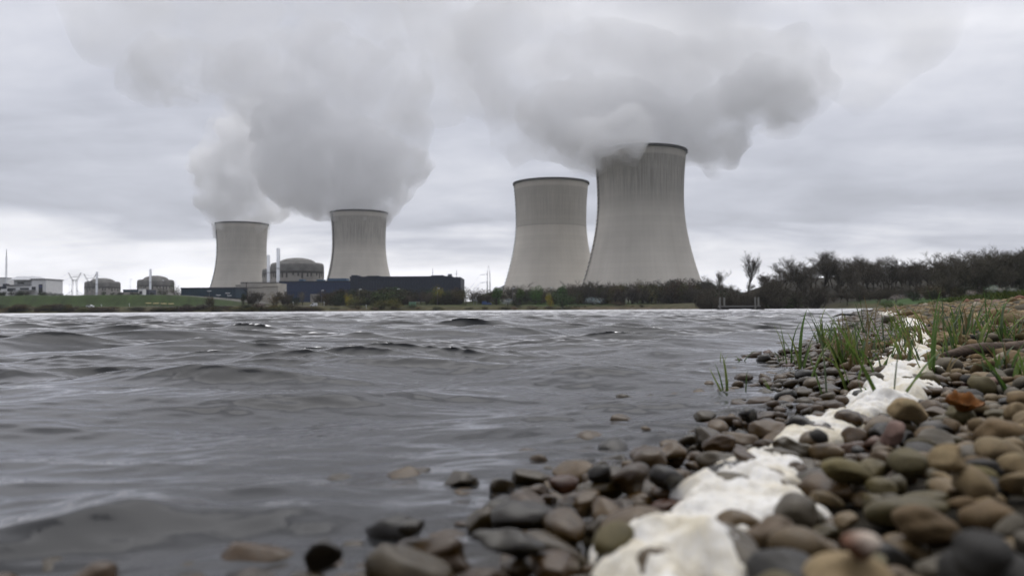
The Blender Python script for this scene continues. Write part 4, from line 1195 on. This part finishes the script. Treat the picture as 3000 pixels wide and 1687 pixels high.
for px, y in ((833, 852), (942, 851), (1052, 848), (1164.5, 847), (1281.5, 845)): lamp_post(px, 485, y, 'grey lamp post with a white head standing before the navy halls', G1)
for px, y in ((613, 853), (640, 865), (667, 859), (672, 866)): lamp_post(px, 520, y, 'grey lamp post with a white head in front of the teal hall', 'lamp posts before the teal hall', True)
for px, y in ((1388, 845), (1397, 845), (1502, 845), (1613, 843), (1725, 841), (1836, 838), (1928, 836), (2047, 830)): lamp_post(px, 482, y, 'grey lamp post with a white head in the shrub belt below the tall towers', G2)
for px, y in ((167, 821), (176, 826), (381, 819), (475, 822), (152, 836), (202, 834), (534, 848)): lamp_post(px, 620, y, 'thin lamp post on top of the grass embankment', G3)
# ------------------------------------------------------------------ vehicles and small things on the far bank
M_paint = mat('white car paint', (.75, .76, .78), .3, .5); M_bpaint = mat('blue van paint', (.03, .07, .20), .35, .5)
M_tyre = mat('black tyre', (.02, .02, .02), .9, .2); M_green = mat('pale green container', (.16, .30, .20), .6, .3, 1, .1)
def vehicle(name, label, cat, px, Y, L, H, prof_body, prof_cab, paint, flip=1, z_off=0.0):
    x = PX(px, Y); z0 = zt(x, Y) + z_off
    root = thing(name, label, cat, (x, Y, z0), PI / 2 * 0)
    W = 1.75
    def side(prof, m, nm, y0, y1):
        mb = MB(); k = len(prof)
        for y in (y0, y1):
            for (a, b) in prof: mb.v.append((flip * a * L / 2, y, b * H))
        for i in range(k):
            j = (i + 1) % k; mb.f.append((i, j, k + j, k + i))
        mb.f.append(tuple(range(k))); mb.f.append(tuple(range(2 * k - 1, k - 1, -1)))
        return mb.build(nm, m, root, bevel=.05)
    side(prof_body, paint, 'body', -W / 2, W / 2)
    side(prof_cab, M_glass, 'windows', -W / 2 - .02, W / 2 + .02)
    for a in (-.62, .62):
        for y in (-W / 2 + .08, W / 2 - .08):
            m = MB(); m.bar((flip * a * L / 2, y - .11, .33), (flip * a * L / 2, y + .11, .33), .33, n=14); w_ = m.build('wheel', M_tyre, root)
            h_ = MB(); h_.bar((flip * a * L / 2, y - .125, .33), (flip * a * L / 2, y + .125, .33), .18, n=10); h_.build('rim', M_galv, w_)
    for y in (-.6, .6):
        MB().box(flip * L / 2 * .97 - .06, flip * L / 2 * .97 + .06, y - .15, y + .15, H * .38, H * .50).build('headlight', M_lamp, root)
CAR_B = [(-1, .18), (1, .18), (1, .48), (.86, .56), (.50, .60), (.22, .97), (-.45, 1.0), (-.92, .66), (-1, .60)]
CAR_C = [(.40, .64), (.17, .92), (-.42, .94), (-.78, .66)]
VAN_B = [(-1, .15), (1, .15), (1, .42), (.85, .52), (.62, .56), (.38, .97), (-.95, 1.0), (-1, .95)]
VAN_C = [(.52, .60), (.32, .92), (.02, .92), (.02, .60)]
vehicle('parked_car', 'white hatchback car on the road at the foot of the embankment', 'car', 264, 478, 4.0, 1.5, CAR_B, CAR_C, M_paint, 1)
vehicle('parked_van', 'small white van parked on the bank below the navy halls', 'van', 919, 470, 3.9, 2.0, VAN_B, VAN_C, M_paint, -1)
vehicle('parked_van', 'dark blue van parked between trees near the lamp posts', 'van', 1426, 476, 5.4, 2.2, VAN_B, VAN_C, M_bpaint, 1)
def container():
    Y = 466; x = PX(1208, Y); z = zt(x, Y)
    root = thing('container', 'pale green container behind the olive willow bushes', 'container', (x, Y, z))
    MB().box(-2.0, 2.0, 0, 2.2, .25, 2.6).build('body', M_green, root, bevel=.06)
    m = MB()
    for i in range(9): m.box(-1.9 + i * .45, -1.75 + i * .45, -.06, -.005, .4, 2.45)
    m.build('corrugation_ribs', M_green, root)
    MB().box(-2.1, 2.1, -.1, 2.3, 2.61, 2.72).build('lid', M_lroof, root)
container()
for i, px in enumerate((435, 457, 479, 501)):
    Y = 481; x = PX(px, Y); z = zt(x, Y)
    root = thing('shelter', 'small open shelter with straw coloured roof on the grass slope', 'shelter', (x, Y, z), 0, 'row of four small shelters')
    MB().quad_box([(-1.6, -1.0, 1.75), (1.6, -1.0, 1.75), (1.6, 1.0, 1.75), (-1.6, 1.0, 1.75), (-1.3, -.4, 2.15), (1.3, -.4, 2.15), (1.3, .4, 2.15), (-1.3, .4, 2.15)]).build('roof', mat('straw roof', (.38, .31, .17), .9, .2), root)
    for sx in (-1.2, 1.2):
        for sy in (-.7, .7): MB().bar((sx, sy, -.2), (sx, sy, 1.76), .08).build('post', M_wood, root)
    MB().box(-1.0, 1.0, -.35, .35, .5, .62).build('bench', M_wood, root)
def bollard(px, Y, h, label):
    x = PX(px, Y); z = zt(x, Y); root = thing('marker_post', label, 'marker post', (x, Y, z))
    MB().bar((0, 0, -.2), (0, 0, h), .10, .10, 8).build('post', M_lamp, root)
    MB().box(-.28, .28, -.14, -.105, h - .55, h).build('plate', M_lamp, root)
bollard(297, 476, 1.7, 'short white marker post just past the white car'); bollard(379, 476, 1.9, 'grey white marker post on the road below the shelters')
bollard(859, 474, 2.6, 'white sign post among shrubs below the navy hall'); bollard(950, 471, 2.4, 'white sign post just beside the small white van'); bollard(1073, 458, 2.0, 'white marker post at the water beside the olive willow bushes')
# road strip at the foot of the embankment
def strip(name, pts, w_, m, dz=.06):
    V, F = [], []
    for i, (x, y) in enumerate(pts):
        for s in (-1, 1): V.append((x, y + s * w_ / 2, zt(x, y + s * w_ / 2) + dz))
    for i in range(len(pts) - 1): F.append((2 * i, 2 * i + 2, 2 * i + 3, 2 * i + 1))
    o = mobj(name, np_mesh(name, np.array(V), np.array(F, dtype=np.int32)), m); tag(o, kind='structure'); return o
M_road = mat('worn asphalt', (.16, .155, .145), .9, .2, .5, .2)
strip('road', [(x, 477.5 + 1.5 * math.sin(x * .02)) for x in np.linspace(-330, -95, 60)], 3.2, M_road, .12)
strip('path', [(PX(px, Y) , Y) for px, Y in zip(np.linspace(560, 800, 30), np.linspace(545, 500, 30))], 2.6, M_road, .25)
# ------------------------------------------------------------------ boat stage in the water
def jetty():
    Y = 152; x0 = PX(2166, Y)
    root = thing('jetty', 'small wooden jetty with four tall mooring posts in front of the dark wood', 'jetty', (x0, Y, 0))
    X = lambda px: PX(px, Y) - x0
    wood = mat('grey weathered timber', (.24, .235, .22), .9, .2, 8, .3); dark = mat('dark wet timber', (.03, .028, .026), .7, .3, 8, .3)
    for px, yy in ((2108, -.4), (2127, 1.2), (2211, -.4), (2228, 1.2)):
        MB().bar((X(px), yy, -1), (X(px), yy, 2.45), .16, .16, 8).build('mooring_post', wood, root)
    pl = MB(); n = 22
    for k in range(n):
        a = X(2109) + (X(2227) - X(2109)) * k / n; pl.box(a + .01, a + (X(2227) - X(2109)) / n - .01, -.3, 1.3, .58, .86)
    pl.build('deck_planks', wood, root)
    b = MB(); b.box(X(2108), X(2228), -.28, -.12, .26, .575); b.box(X(2108), X(2228), 1.1, 1.26, .26, .575); b.build('beam', dark, root)
    for a, c in ((2106, 2132), (2209, 2236)): MB().box(X(a), X(c), -.8, 1.7, -.4, .24).build('float', dark, root, bevel=.05)
jetty()
#PART6
# ------------------------------------------------------------------ trees and shrubs
M_bark = mat('bark', (.060, .052, .042), .95, .1, 1.5, .3, rand=.25)
M_twig = mat('bare twigs', (.080, .070, .054), .95, .1, rand=.3)
def leaf_material(name):
    m = bpy.data.materials.new(name); m.use_nodes = True
    t = NT(m.node_tree); b = t.n['Principled BSDF']
    c = t.new('ShaderNodeAttribute', attribute_name='col').outputs['Color']
    oi = t.new('ShaderNodeObjectInfo')
    c = t.mix(1.0, c, oi.outputs['Color'], 'MULTIPLY')
    t.put(b.inputs['Base Color'], c); b.inputs['Roughness'].default_value = .8; b.inputs['Specular IOR Level'].default_value = .15
    return m
M_leaf = leaf_material('shrub leaves')
def branch_tree(seed, style='spread', H=14.0, levels=4):
    """bare tree: returns (trunk arrays, crown arrays); thin three-sided branches grown recursively"""
    r = random.Random(seed); parts = {0: ([], []), 1: ([], [])}
    def seg(a, b, ra, rb, which):
        V, F = parts[which]; ax = (b - a); L = ax.length
        if L < 1e-4: return
        ax /= L; t = Vector((0, 0, 1)) if abs(ax.z) < .9 else Vector((1, 0, 0)); u = ax.cross(t).normalized(); v = ax.cross(u)
        n = 6 if which == 0 else 3; k = len(V)
        for (c, rr) in ((a, ra), (b, rb)):
            for i in range(n):
                an = 2 * PI * i / n; V.append(c + u * math.cos(an) * rr + v * math.sin(an) * rr)
        for i in range(n):
            j = (i + 1) % n; F.append((k + i, k + j, k + n + j, k + n + i))
    up = {'spread': .28, 'tall': .55, 'shrub': .35}[style]
    def grow(p, d, L, rad, lev):
        n = 4 if lev < 2 else 3 if lev < levels else 2
        q = p; dd = d.copy(); step = L / n; pts = [p]
        for k in range(n):
            dd = (dd + Vector((r.gauss(0, .16), r.gauss(0, .16), r.gauss(0, .10) + up * .13))).normalized()
            q2 = q + dd * step; f0, f1 = k / n, (k + 1) / n
            seg(q, q2, rad * (1 - .62 * f0), rad * (1 - .62 * f1), 0 if lev <= 1 else 1)
            q = q2; pts.append(q)
        if lev >= levels: return
        kids = {0: r.randint(9, 12), 1: r.randint(6, 8), 2: r.randint(6, 8), 3: r.randint(5, 6)}[lev]
        for i in range(kids):
            f = r.uniform(.30 if lev == 0 else .2, 1.0) if i else 1.0
            x = f * n; k = min(int(x), n - 1); base = pts[k].lerp(pts[k + 1], x - k)
            an = r.uniform(0, 2 * PI); t = Vector((math.cos(an), math.sin(an), r.uniform(-.1, .5)))
            ndir = (dd * (.75 if style == 'tall' else .55) + t * r.uniform(.5, .95) + Vector((0, 0, up))).normalized()
            grow(base, ndir, L * r.uniform(.42, .66) * (1.12 - .35 * f if lev == 0 else 1), max(rad * (1 - .55 * f) * .55, .022), lev + 1)
    if style == 'shrub':
        for i in range(7):
            an = r.uniform(0, 2 * PI); grow(Vector((r.gauss(0, .4), r.gauss(0, .4), 0)), Vector((math.cos(an) * .55, math.sin(an) * .55, 1)).normalized(), H * r.uniform(.45, .75), .07, 1)
    else: grow(Vector((0, 0, 0)), Vector((r.gauss(0, .05), r.gauss(0, .05), 1)).normalized(), H * .62, H * .020, 0)
    out_ = []
    top = max(max((v.z for v in parts[w_][0]), default=0) for w_ in (0, 1))
    for w_ in (0, 1):
        V, F = parts[w_]; s = H / top
        me = bpy.data.meshes.new('wood'); me.from_pydata([tuple(v * s) for v in V], [], F); me.update(); out_.append(me)
    return out_
def leaf_crown(seed, lobes, n, size, H, W, tall=.0, dens=1.0):
    """foliage clumps through a lumpy crown volume; vertex colour varies light and dark leaves"""
    gg = np.random.default_rng(seed)
    L = [(gg.normal(0, .24, 3) * (1, 1, .9) + (0, 0, gg.uniform(-.12, .22)), gg.uniform(.35, .62)) for _ in range(lobes)]
    pts = []
    while len(pts) < n:
        c, rr = L[gg.integers(lobes)]; v = gg.normal(size=3); v /= np.linalg.norm(v); pts.append(c + v * rr * gg.random() ** .4)
    p = np.array(pts); lo, hi = p.min(0), p.max(0); p = (p - (lo + hi) / 2) / (hi - lo)
    p[:, 2] += .5; p[:, 0] *= W; p[:, 1] *= W; p[:, 2] *= H * (1 - tall); p[:, 2] += H * tall
    nrm = gg.normal(size=(n, 3)); nrm /= np.linalg.norm(nrm, axis=1)[:, None]
    t = np.cross(nrm, gg.normal(size=(n, 3))); t /= np.linalg.norm(t, axis=1)[:, None]; b_ = np.cross(nrm, t)
    s = size * gg.uniform(.5, 1.2, n)[:, None]
    V = np.stack([p - t * s, p + b_ * s * .6, p + t * s, p - b_ * s * .6 + nrm * s * .3], 1).reshape(-1, 3)
    F = np.arange(n * 4, dtype=np.int32).reshape(-1, 4)
    me = np_mesh('foliage', V, F, smooth=False)
    tone = np.repeat(np.clip(gg.normal(1, .35, n), .35, 2.0), 4); hue = np.repeat(gg.normal(0, .12, n), 4)
    vattr(me, 'col', np.stack([tone * (1 + hue), tone, tone * (1 - hue)], 1), 'FLOAT_COLOR')
    me.materials.append(M_leaf)
    return me
def stem_mesh(H, seed, n=5):
    m = MB(); r = random.Random(seed); m.bar((0, 0, -.3), (0, 0, H * .45), .14, .10, 6)
    for i in range(n):
        an = r.uniform(0, 2 * PI); m.bar((0, 0, H * r.uniform(.05, .4)), (math.cos(an) * H * .28, math.sin(an) * H * .28, H * r.uniform(.5, .85)), .07, .02, 4)
    me = bpy.data.meshes.new('stem'); me.from_pydata(m.v, [], m.f); me.update(); me.materials.append(M_bark); return me
BARE = []
for i in range(6): BARE.append(branch_tree(40 + i, 'spread', 14))
for i in range(3): BARE.append(branch_tree(60 + i, 'tall', 16))
SHRUBW = [branch_tree(80 + i, 'shrub', 5) for i in range(3)]
for ms in BARE + SHRUBW:
    ms[0].materials.append(M_bark); ms[1].materials.append(M_twig)
LEAFY = [leaf_crown(200 + i, 7, 1500, .16, 5.0, 6.0) for i in range(4)]                # round shrubs, unit 5 m high
CONE = [leaf_crown(220 + i, 5, 1300, .15, 5.0, 3.0) for i in range(2)]                 # upright
SPARSE = [leaf_crown(230 + i, 9, 900, .10, 5.0, 5.0, .15) for i in range(3)]          # thin young leaves
STEMS = [stem_mesh(5, 7 + i) for i in range(3)]
def put(name, label, cat, group, x, y, sx, sz, meshes, colr=None, names=('trunk', 'crown'), sink=.2):
    root = thing(name, label, cat, (x, y, zt(x, y) - sink), rnd.uniform(0, 6.28), group); root.scale = (sx, sx, sz)
    for nm, me in zip(names, meshes):
        o = bpy.data.objects.new(nm, me); link(o, root)
        if colr is not None: o.color = (*[max(c_ * rnd.uniform(.82, 1.2), 0) for c_ in colr], 1)
    return root
def bare(px, Y, py_top, label, group=None, kind=None, name='bare_tree', w_=1.0):
    x = PX(px, Y); h = (top_z(px, py_top, Y) - zt(x, Y)) * 1.16
    if h < 1: return
    k = kind if kind is not None else rnd.randrange(len(BARE)); H0 = 14 if k < 6 else 16
    put(name, label, 'bare tree', group, x, Y, h / H0 * w_, h / H0, BARE[k])
def bareshrub(px, Y, py_top, label, group):
    x = PX(px, Y); h = max(top_z(px, py_top, Y) - zt(x, Y), 1.0); k = rnd.randrange(3)
    put('bare_shrub', label, 'shrub', group, x, Y, h / 5 * rnd.uniform(.9, 1.3), h / 5, SHRUBW[k])
COLS = dict(olive=(.100, .090, .028), green=(.046, .072, .020), dark=(.020, .027, .012), brown=(.066, .050, .030), yellow=(.27, .23, .02), white=(.42, .40, .38), fresh=(.055, .105, .018), wine=(.042, .028, .022), straw=(.16, .125, .07))
def leafy(px, Y, py_top, wpx, colr, label, group=None, kind='round', name='leafy_shrub', cat='shrub', py_base=None):
    x = PX(px, Y); h = max(top_z(px, py_top, Y) - zt(x, Y), .8); W = wpx / F_PX * Y
    me, W0 = (LEAFY[rnd.randrange(4)], 6.0) if kind == 'round' else (CONE[rnd.randrange(2)], 3.0) if kind == 'cone' else (SPARSE[rnd.randrange(3)], 5.0)
    put(name, label, cat, group, x, Y, W / W0, h / 5.0, (STEMS[rnd.randrange(3)], me), COLS[colr], ('stem', 'foliage'))
# --- shore belt, single shrubs the photograph shows apart
for a in [(612, 462, 864, 34, 'brown', 'dark brown conical shrub on the shore before the teal hall', 'cone'), (712, 486, 857, 20, 'dark', 'small dark evergreen before the stepped concrete building', 'cone'),
          (800, 470, 853, 66, 'olive', 'airy olive young tree in front of the tallest vent stack', 'sparse'), (768, 461, 884, 26, 'white', 'low white blossoming shrub at the water near the airy olive tree', 'sparse'),
          (886, 476, 846, 30, 'straw', 'thin straw brown sapling before the middle navy hall', 'sparse'), (868, 480, 866, 40, 'dark', 'dark rounded shrub beside the straw brown sapling', 'round'),
          (985, 478, 855, 70, 'dark', 'dark spreading shrub below the junction of the navy halls', 'round'), (1022, 474, 858, 26, 'yellow', 'small bright yellow shrub at the corner of the dark navy hall', 'round'),
          (1042, 462, 864, 62, 'olive', 'olive round bush in front of the small yellow shrub', 'round'), (1128, 474, 842, 128, 'green', 'broad green tree behind the two willow bushes', 'round'),
          (1116, 458, 874, 58, 'olive', 'smaller of the paired olive willow bushes at the water', 'round'), (1160, 457, 871, 66, 'olive', 'larger of the paired olive willow bushes at the water', 'round'), (1205, 459, 888, 40, 'green', 'low green bush beside the willow pair below the container', 'round'),
          (1286, 486, 832, 40, 'yellow', 'tall yellow budding tree before the long navy hall', 'sparse'), (1365, 482, 838, 46, 'olive', 'olive brown tree at the end of the long navy hall', 'sparse'),
          (1455, 480, 838, 40, 'fresh', 'green pointed tree beside the twin-legged pylon', 'cone'), (1522, 480, 842, 34, 'fresh', 'green upright tree at the foot of the pale tower', 'cone'), (1570, 480, 834, 44, 'fresh', 'fresh green tree in the middle below the pale tower', 'round'),
          (1652, 482, 833, 36, 'fresh', 'fresh green tree behind the big round bush', 'cone'), (1648, 458, 848, 86, 'green', 'big round grey-green bush at the water below the two tall towers', 'round'), (1612, 460, 856, 28, 'yellow', 'yellow green shrub tucked beside the big round bush', 'round'),
          (1488, 468, 872, 46, 'white', 'white flowering shrub near the dark blue van', 'sparse'), (1515, 462, 882, 40, 'dark', 'dark low bush beside the white flowering shrub', 'round'),
          (1738, 466, 868, 72, 'white', 'wide white flowering thicket right of the round bush, before the tall tower', 'sparse'), (1815, 462, 882, 62, 'brown', 'low brown bush just past the wide white thicket', 'round'),
          (511, 640, 822, 34, 'green', 'light green tree at the side of the small reactor dome', 'sparse'), (478, 630, 843, 30, 'dark', 'dark bush at the foot of the small reactor dome', 'round'), (520, 610, 842, 36, 'brown', 'brown bush at the end of the teal hall', 'round'),
          (2290, 300, 858, 150, 'green', 'broad grey-green willow bush by the water just past the jetty', 'round'), (2208, 330, 882, 50, 'brown', 'low brown bush right behind the jetty', 'round'),
          (2855, 300, 766, 46, 'yellow', 'yellow budding tree standing in the dark wood', 'sparse')]:
    leafy(*a[:5], a[5], None, a[6], name='flowering_shrub' if a[4] == 'white' else 'leafy_shrub', cat='shrub' if 'tree' not in a[5] else 'tree')
for i in range(125):
    px = rnd.uniform(960, 1700) if i < 90 else rnd.uniform(930, 1380); Y = rnd.uniform(484, 520); c_ = rnd.choice(['dark', 'dark', 'olive', 'green', 'brown', 'brown'])
    leafy(px, Y, rnd.uniform(838, 866), rnd.uniform(36, 70), c_, 'leafy shrub in the dense belt in front of the halls and tower feet', 'leafy shrubs of the middle belt', rnd.choice(['round', 'round', 'sparse']))
for i in range(44):
    px = rnd.uniform(720, 1440); bareshrub(px, rnd.uniform(480, 510), rnd.uniform(842, 868), 'bare brown shrub mixed into the belt in front of the plant halls', 'bare shrubs of the middle belt')
for i in range(90):
    px = rnd.uniform(1660, 2090); f = (px - 1670) / 400
    top = 838 - 20 * min(f * 1.6, 1) + rnd.uniform(-6, 14)
    leafy(px, rnd.uniform(470, 515), top, rnd.uniform(34, 66), rnd.choice(['brown', 'brown', 'wine', 'dark', 'olive']), 'dense brown thicket shrub between tall tower and wood', 'thicket shrubs below the tallest tower', rnd.choice(['round', 'round', 'sparse']), name='thicket_shrub')
for i in range(50):
    px = rnd.uniform(1660, 2100); bareshrub(px, rnd.uniform(468, 510), rnd.uniform(816, 850), 'leafless reddish brown shrub in the thicket below the tallest tower', 'bare shrubs below the tallest tower')
bareshrub(1520, 492, 824, 'single bare shrub standing higher than the green trees below the pale tower', None)
# --- left bank scrub and embankment hedge
for i in range(110):
    px = rnd.uniform(-40, 960); Y = rnd.uniform(449, 462)
    leafy(px, Y, rnd.uniform(896, 906) if min(abs(px - q_) for q_ in (264, 297, 440, 480, 919)) < 42 else rnd.uniform(886, 903), rnd.uniform(24, 80), rnd.choice(['brown', 'olive', 'brown', 'dark', 'wine']), 'low brown scrub bush along the waterline of the far bank', 'scrub bushes of the far shore', name='scrub_bush')
for i in range(26):
    px = rnd.choice([rnd.uniform(-20, 190), rnd.uniform(-20, 190), rnd.uniform(300, 470)])
    leafy(px, rnd.uniform(540, 560), rnd.uniform(850, 858), rnd.uniform(14, 30), 'dark', 'dark clipped shrub in the hedge along the embankment top', 'hedge shrubs on the embankment', name='hedge_shrub')
for i in range(22):
    px = rnd.uniform(960, 2060)
    leafy(px, rnd.uniform(452, 460), rnd.uniform(893, 902), rnd.uniform(14, 36), rnd.choice(['olive', 'brown', 'straw', 'dark']), 'low scrub tuft on the grassy bank below the plant belt', 'scrub tufts of the middle bank', name='scrub_bush')
# --- the wood beyond the jetty
bare(2190, 380, 748, 'solitary tall bare tree with open forked crown rising above the thicket', None, 7, w_=1.05)
bare(2108, 430, 800, 'small thin bare tree just past the tallest tower', None, 6)
bare(2075, 440, 812, 'smallest bare tree at the foot of the tallest tower', None, 8)
SKY = [(2240, 800), (2290, 778), (2330, 776), (2365, 758), (2405, 750), (2440, 760), (2470, 770), (2500, 765), (2530, 752), (2560, 775), (2592, 756), (2625, 778), (2655, 772), (2690, 764), (2720, 768), (2750, 760)]
for px, top in SKY + [(a + 12, b + 7) for (a, b) in SKY] + [(a + 24, b + 10) for (a, b) in SKY]:
    bare(px, rnd.uniform(330, 390), top + rnd.uniform(-3, 5), 'bare tree of the skyline row whose crown stands out against the sky', 'bare trees of the skyline row', w_=1.3)
for px, top in ((2790, 748), (2815, 742), (2850, 745), (2885, 735), (2925, 727), (2960, 742), (2990, 734), (3030, 738), (2770, 756), (2835, 752), (2905, 740), (2945, 738)):
    bare(px, rnd.uniform(250, 300), top + 2, 'big bare tree at the high end of the dark wood', 'big bare trees of the high wood', rnd.randrange(6), w_=1.3)
for i in range(140):
    px = rnd.uniform(2100, 3060); Y = rnd.uniform(275, 400) if px < 2650 else rnd.uniform(245, 330)
    lim = 832 if px < 2720 else 824 - (px - 2720) * .28
    bare(px, Y, lim + rnd.uniform(-8, 40), 'bare brown tree in the dark mass of the wood', 'bare trees inside the wood', w_=1.35)
for i in range(40):
    px = rnd.uniform(2720, 3050); bare(px, rnd.uniform(440, 475), 814 - max(0, px - 2700) * .14 + rnd.uniform(-14, 6), 'bare tree on the ridge line at the back of the wood', 'bare trees on the ridge', w_=1.6)
for i in range(60):
    px = rnd.uniform(2060, 2720); Y = rnd.uniform(270, 390)
    bareshrub(px, Y, rnd.uniform(826, 872), 'leafless dark shrub at the foot of the wood by the water', 'bare shrubs at the foot of the wood')
for i in range(56):
    px = rnd.uniform(2080, 3040); f = px > 2640
    Y = rnd.uniform(240, 275) if f else rnd.uniform(290, 380)
    leafy(px, Y, rnd.uniform(822, 850) if f else rnd.uniform(838, 884), rnd.uniform(40, 90), rnd.choice(['dark', 'brown', 'wine', 'brown', 'dark']), 'dark undergrowth bush in the shade of the wood', 'undergrowth bushes of the wood', name='undergrowth_bush')
for px, top in ((2625, 858), (2690, 856), (2845, 846), (2905, 830), (2925, 836), (2965, 838), (2992, 846)):
    leafy(px, 232 if px > 2700 else 255, top, 42, 'white', 'pale flowering blackthorn at the edge of the green field', 'pale flowering blackthorns along the field', 'sparse', name='flowering_shrub')
# --- rank grass above the shingle
def rank_grass():
    V, F, C = [], [], []; gg = np.random.default_rng(77); n = 0; off = 0
    cols = [(.060, .085, .018), (.085, .105, .025), (.040, .062, .016), (.20, .165, .085), (.14, .13, .05)]
    while n < 5200:
        y = math.exp(gg.uniform(math.log(32), math.log(120))); u = gg.uniform(.46, .72); x = u * y
        sd = float(lake_sd(np.array([x]), np.array([y]))[0])
        if not 4.6 < sd < 12: continue
        n += 1; z = zt(x, y); dry = math.sin(x * .9) * math.cos(y * .31 + x * .2) + .3 * math.sin(x * 3.1)
        base = cols[3] if dry > .75 else cols[4] if dry > .5 else cols[gg.integers(3)]
        hh = gg.uniform(.16, .42) * (1 + .5 * math.sin(y * .7 + x)) * (1 if sd > 5.4 else .6)
        for k in range(7):
            a = gg.uniform(0, 6.28); bx, by = x + gg.normal(0, .16), y + gg.normal(0, .16); w_ = .018
            lx, ly = math.cos(a) * hh * .5, math.sin(a) * hh * .5
            V += [(bx - w_, by, z - .02), (bx + w_, by, z - .02), (bx + lx * .5 + w_ * .6, by + ly * .5, z + hh * .7), (bx + lx, by + ly, z + hh)]
            F.append((off, off + 1, off + 2, off + 3)); off += 4
            t_ = gg.uniform(.7, 1.3); C += [tuple(c_ * t_ for c_ in base)] * 4
    me = np_mesh('grass', np.array(V), np.array(F, dtype=np.int32)); vattr(me, 'col', np.array(C), 'FLOAT_COLOR')
    tag(mobj('grass', me, M_blade), 'rank green and straw coloured grass on the bank above the shingle', 'grass', kind='stuff')
rank_grass()
for px, Y, hpx, c_ in ((2605, 75, 26, 'green'), (2640, 80, 17, 'fresh'), (2800, 62, 16, 'green'), (2950, 55, 18, 'green'), (2745, 66, 20, 'straw'), (2700, 70, 15, 'fresh'), (2880, 58, 14, 'olive')):
    x = PX(px, Y); h = hpx / F_PX * Y
    put('leafy_shrub', {'green': 'low dark green clump on the grassy bank above the shingle', 'fresh': 'low fresh green clump on the grassy bank above the shingle', 'straw': 'pale straw coloured clump on the grassy bank above the shingle', 'olive': 'low olive clump on the grassy bank above the shingle'}[c_],
        'shrub', {'green': 'dark green clumps of the bank', 'fresh': 'fresh green clumps of the bank'}.get(c_), x, Y, h / 5 * 1.5, h / 5, (LEAFY[rnd.randrange(4)],), COLS[c_], ('foliage',), sink=.05)

# ------------------------------------------------------------------ air
hz = MB().box(-2600, 2600, -400, 4700, -3.0, 900).build('haze', None)
mh = bpy.data.materials.new('hazy air'); mh.use_nodes = True
th_ = NT(mh.node_tree); th_.n.clear()
oh = th_.new('ShaderNodeOutputMaterial'); vh = th_.new('ShaderNodeVolumePrincipled')
vh.inputs['Color'].default_value = (.93, .96, 1.0, 1); vh.inputs['Density'].default_value = 6.5e-5
th_.l.new(vh.outputs[0], oh.inputs['Volume']); mh.cycles.homogeneous_volume = True
hz.data.materials.append(mh); tag(hz, kind='stuff')
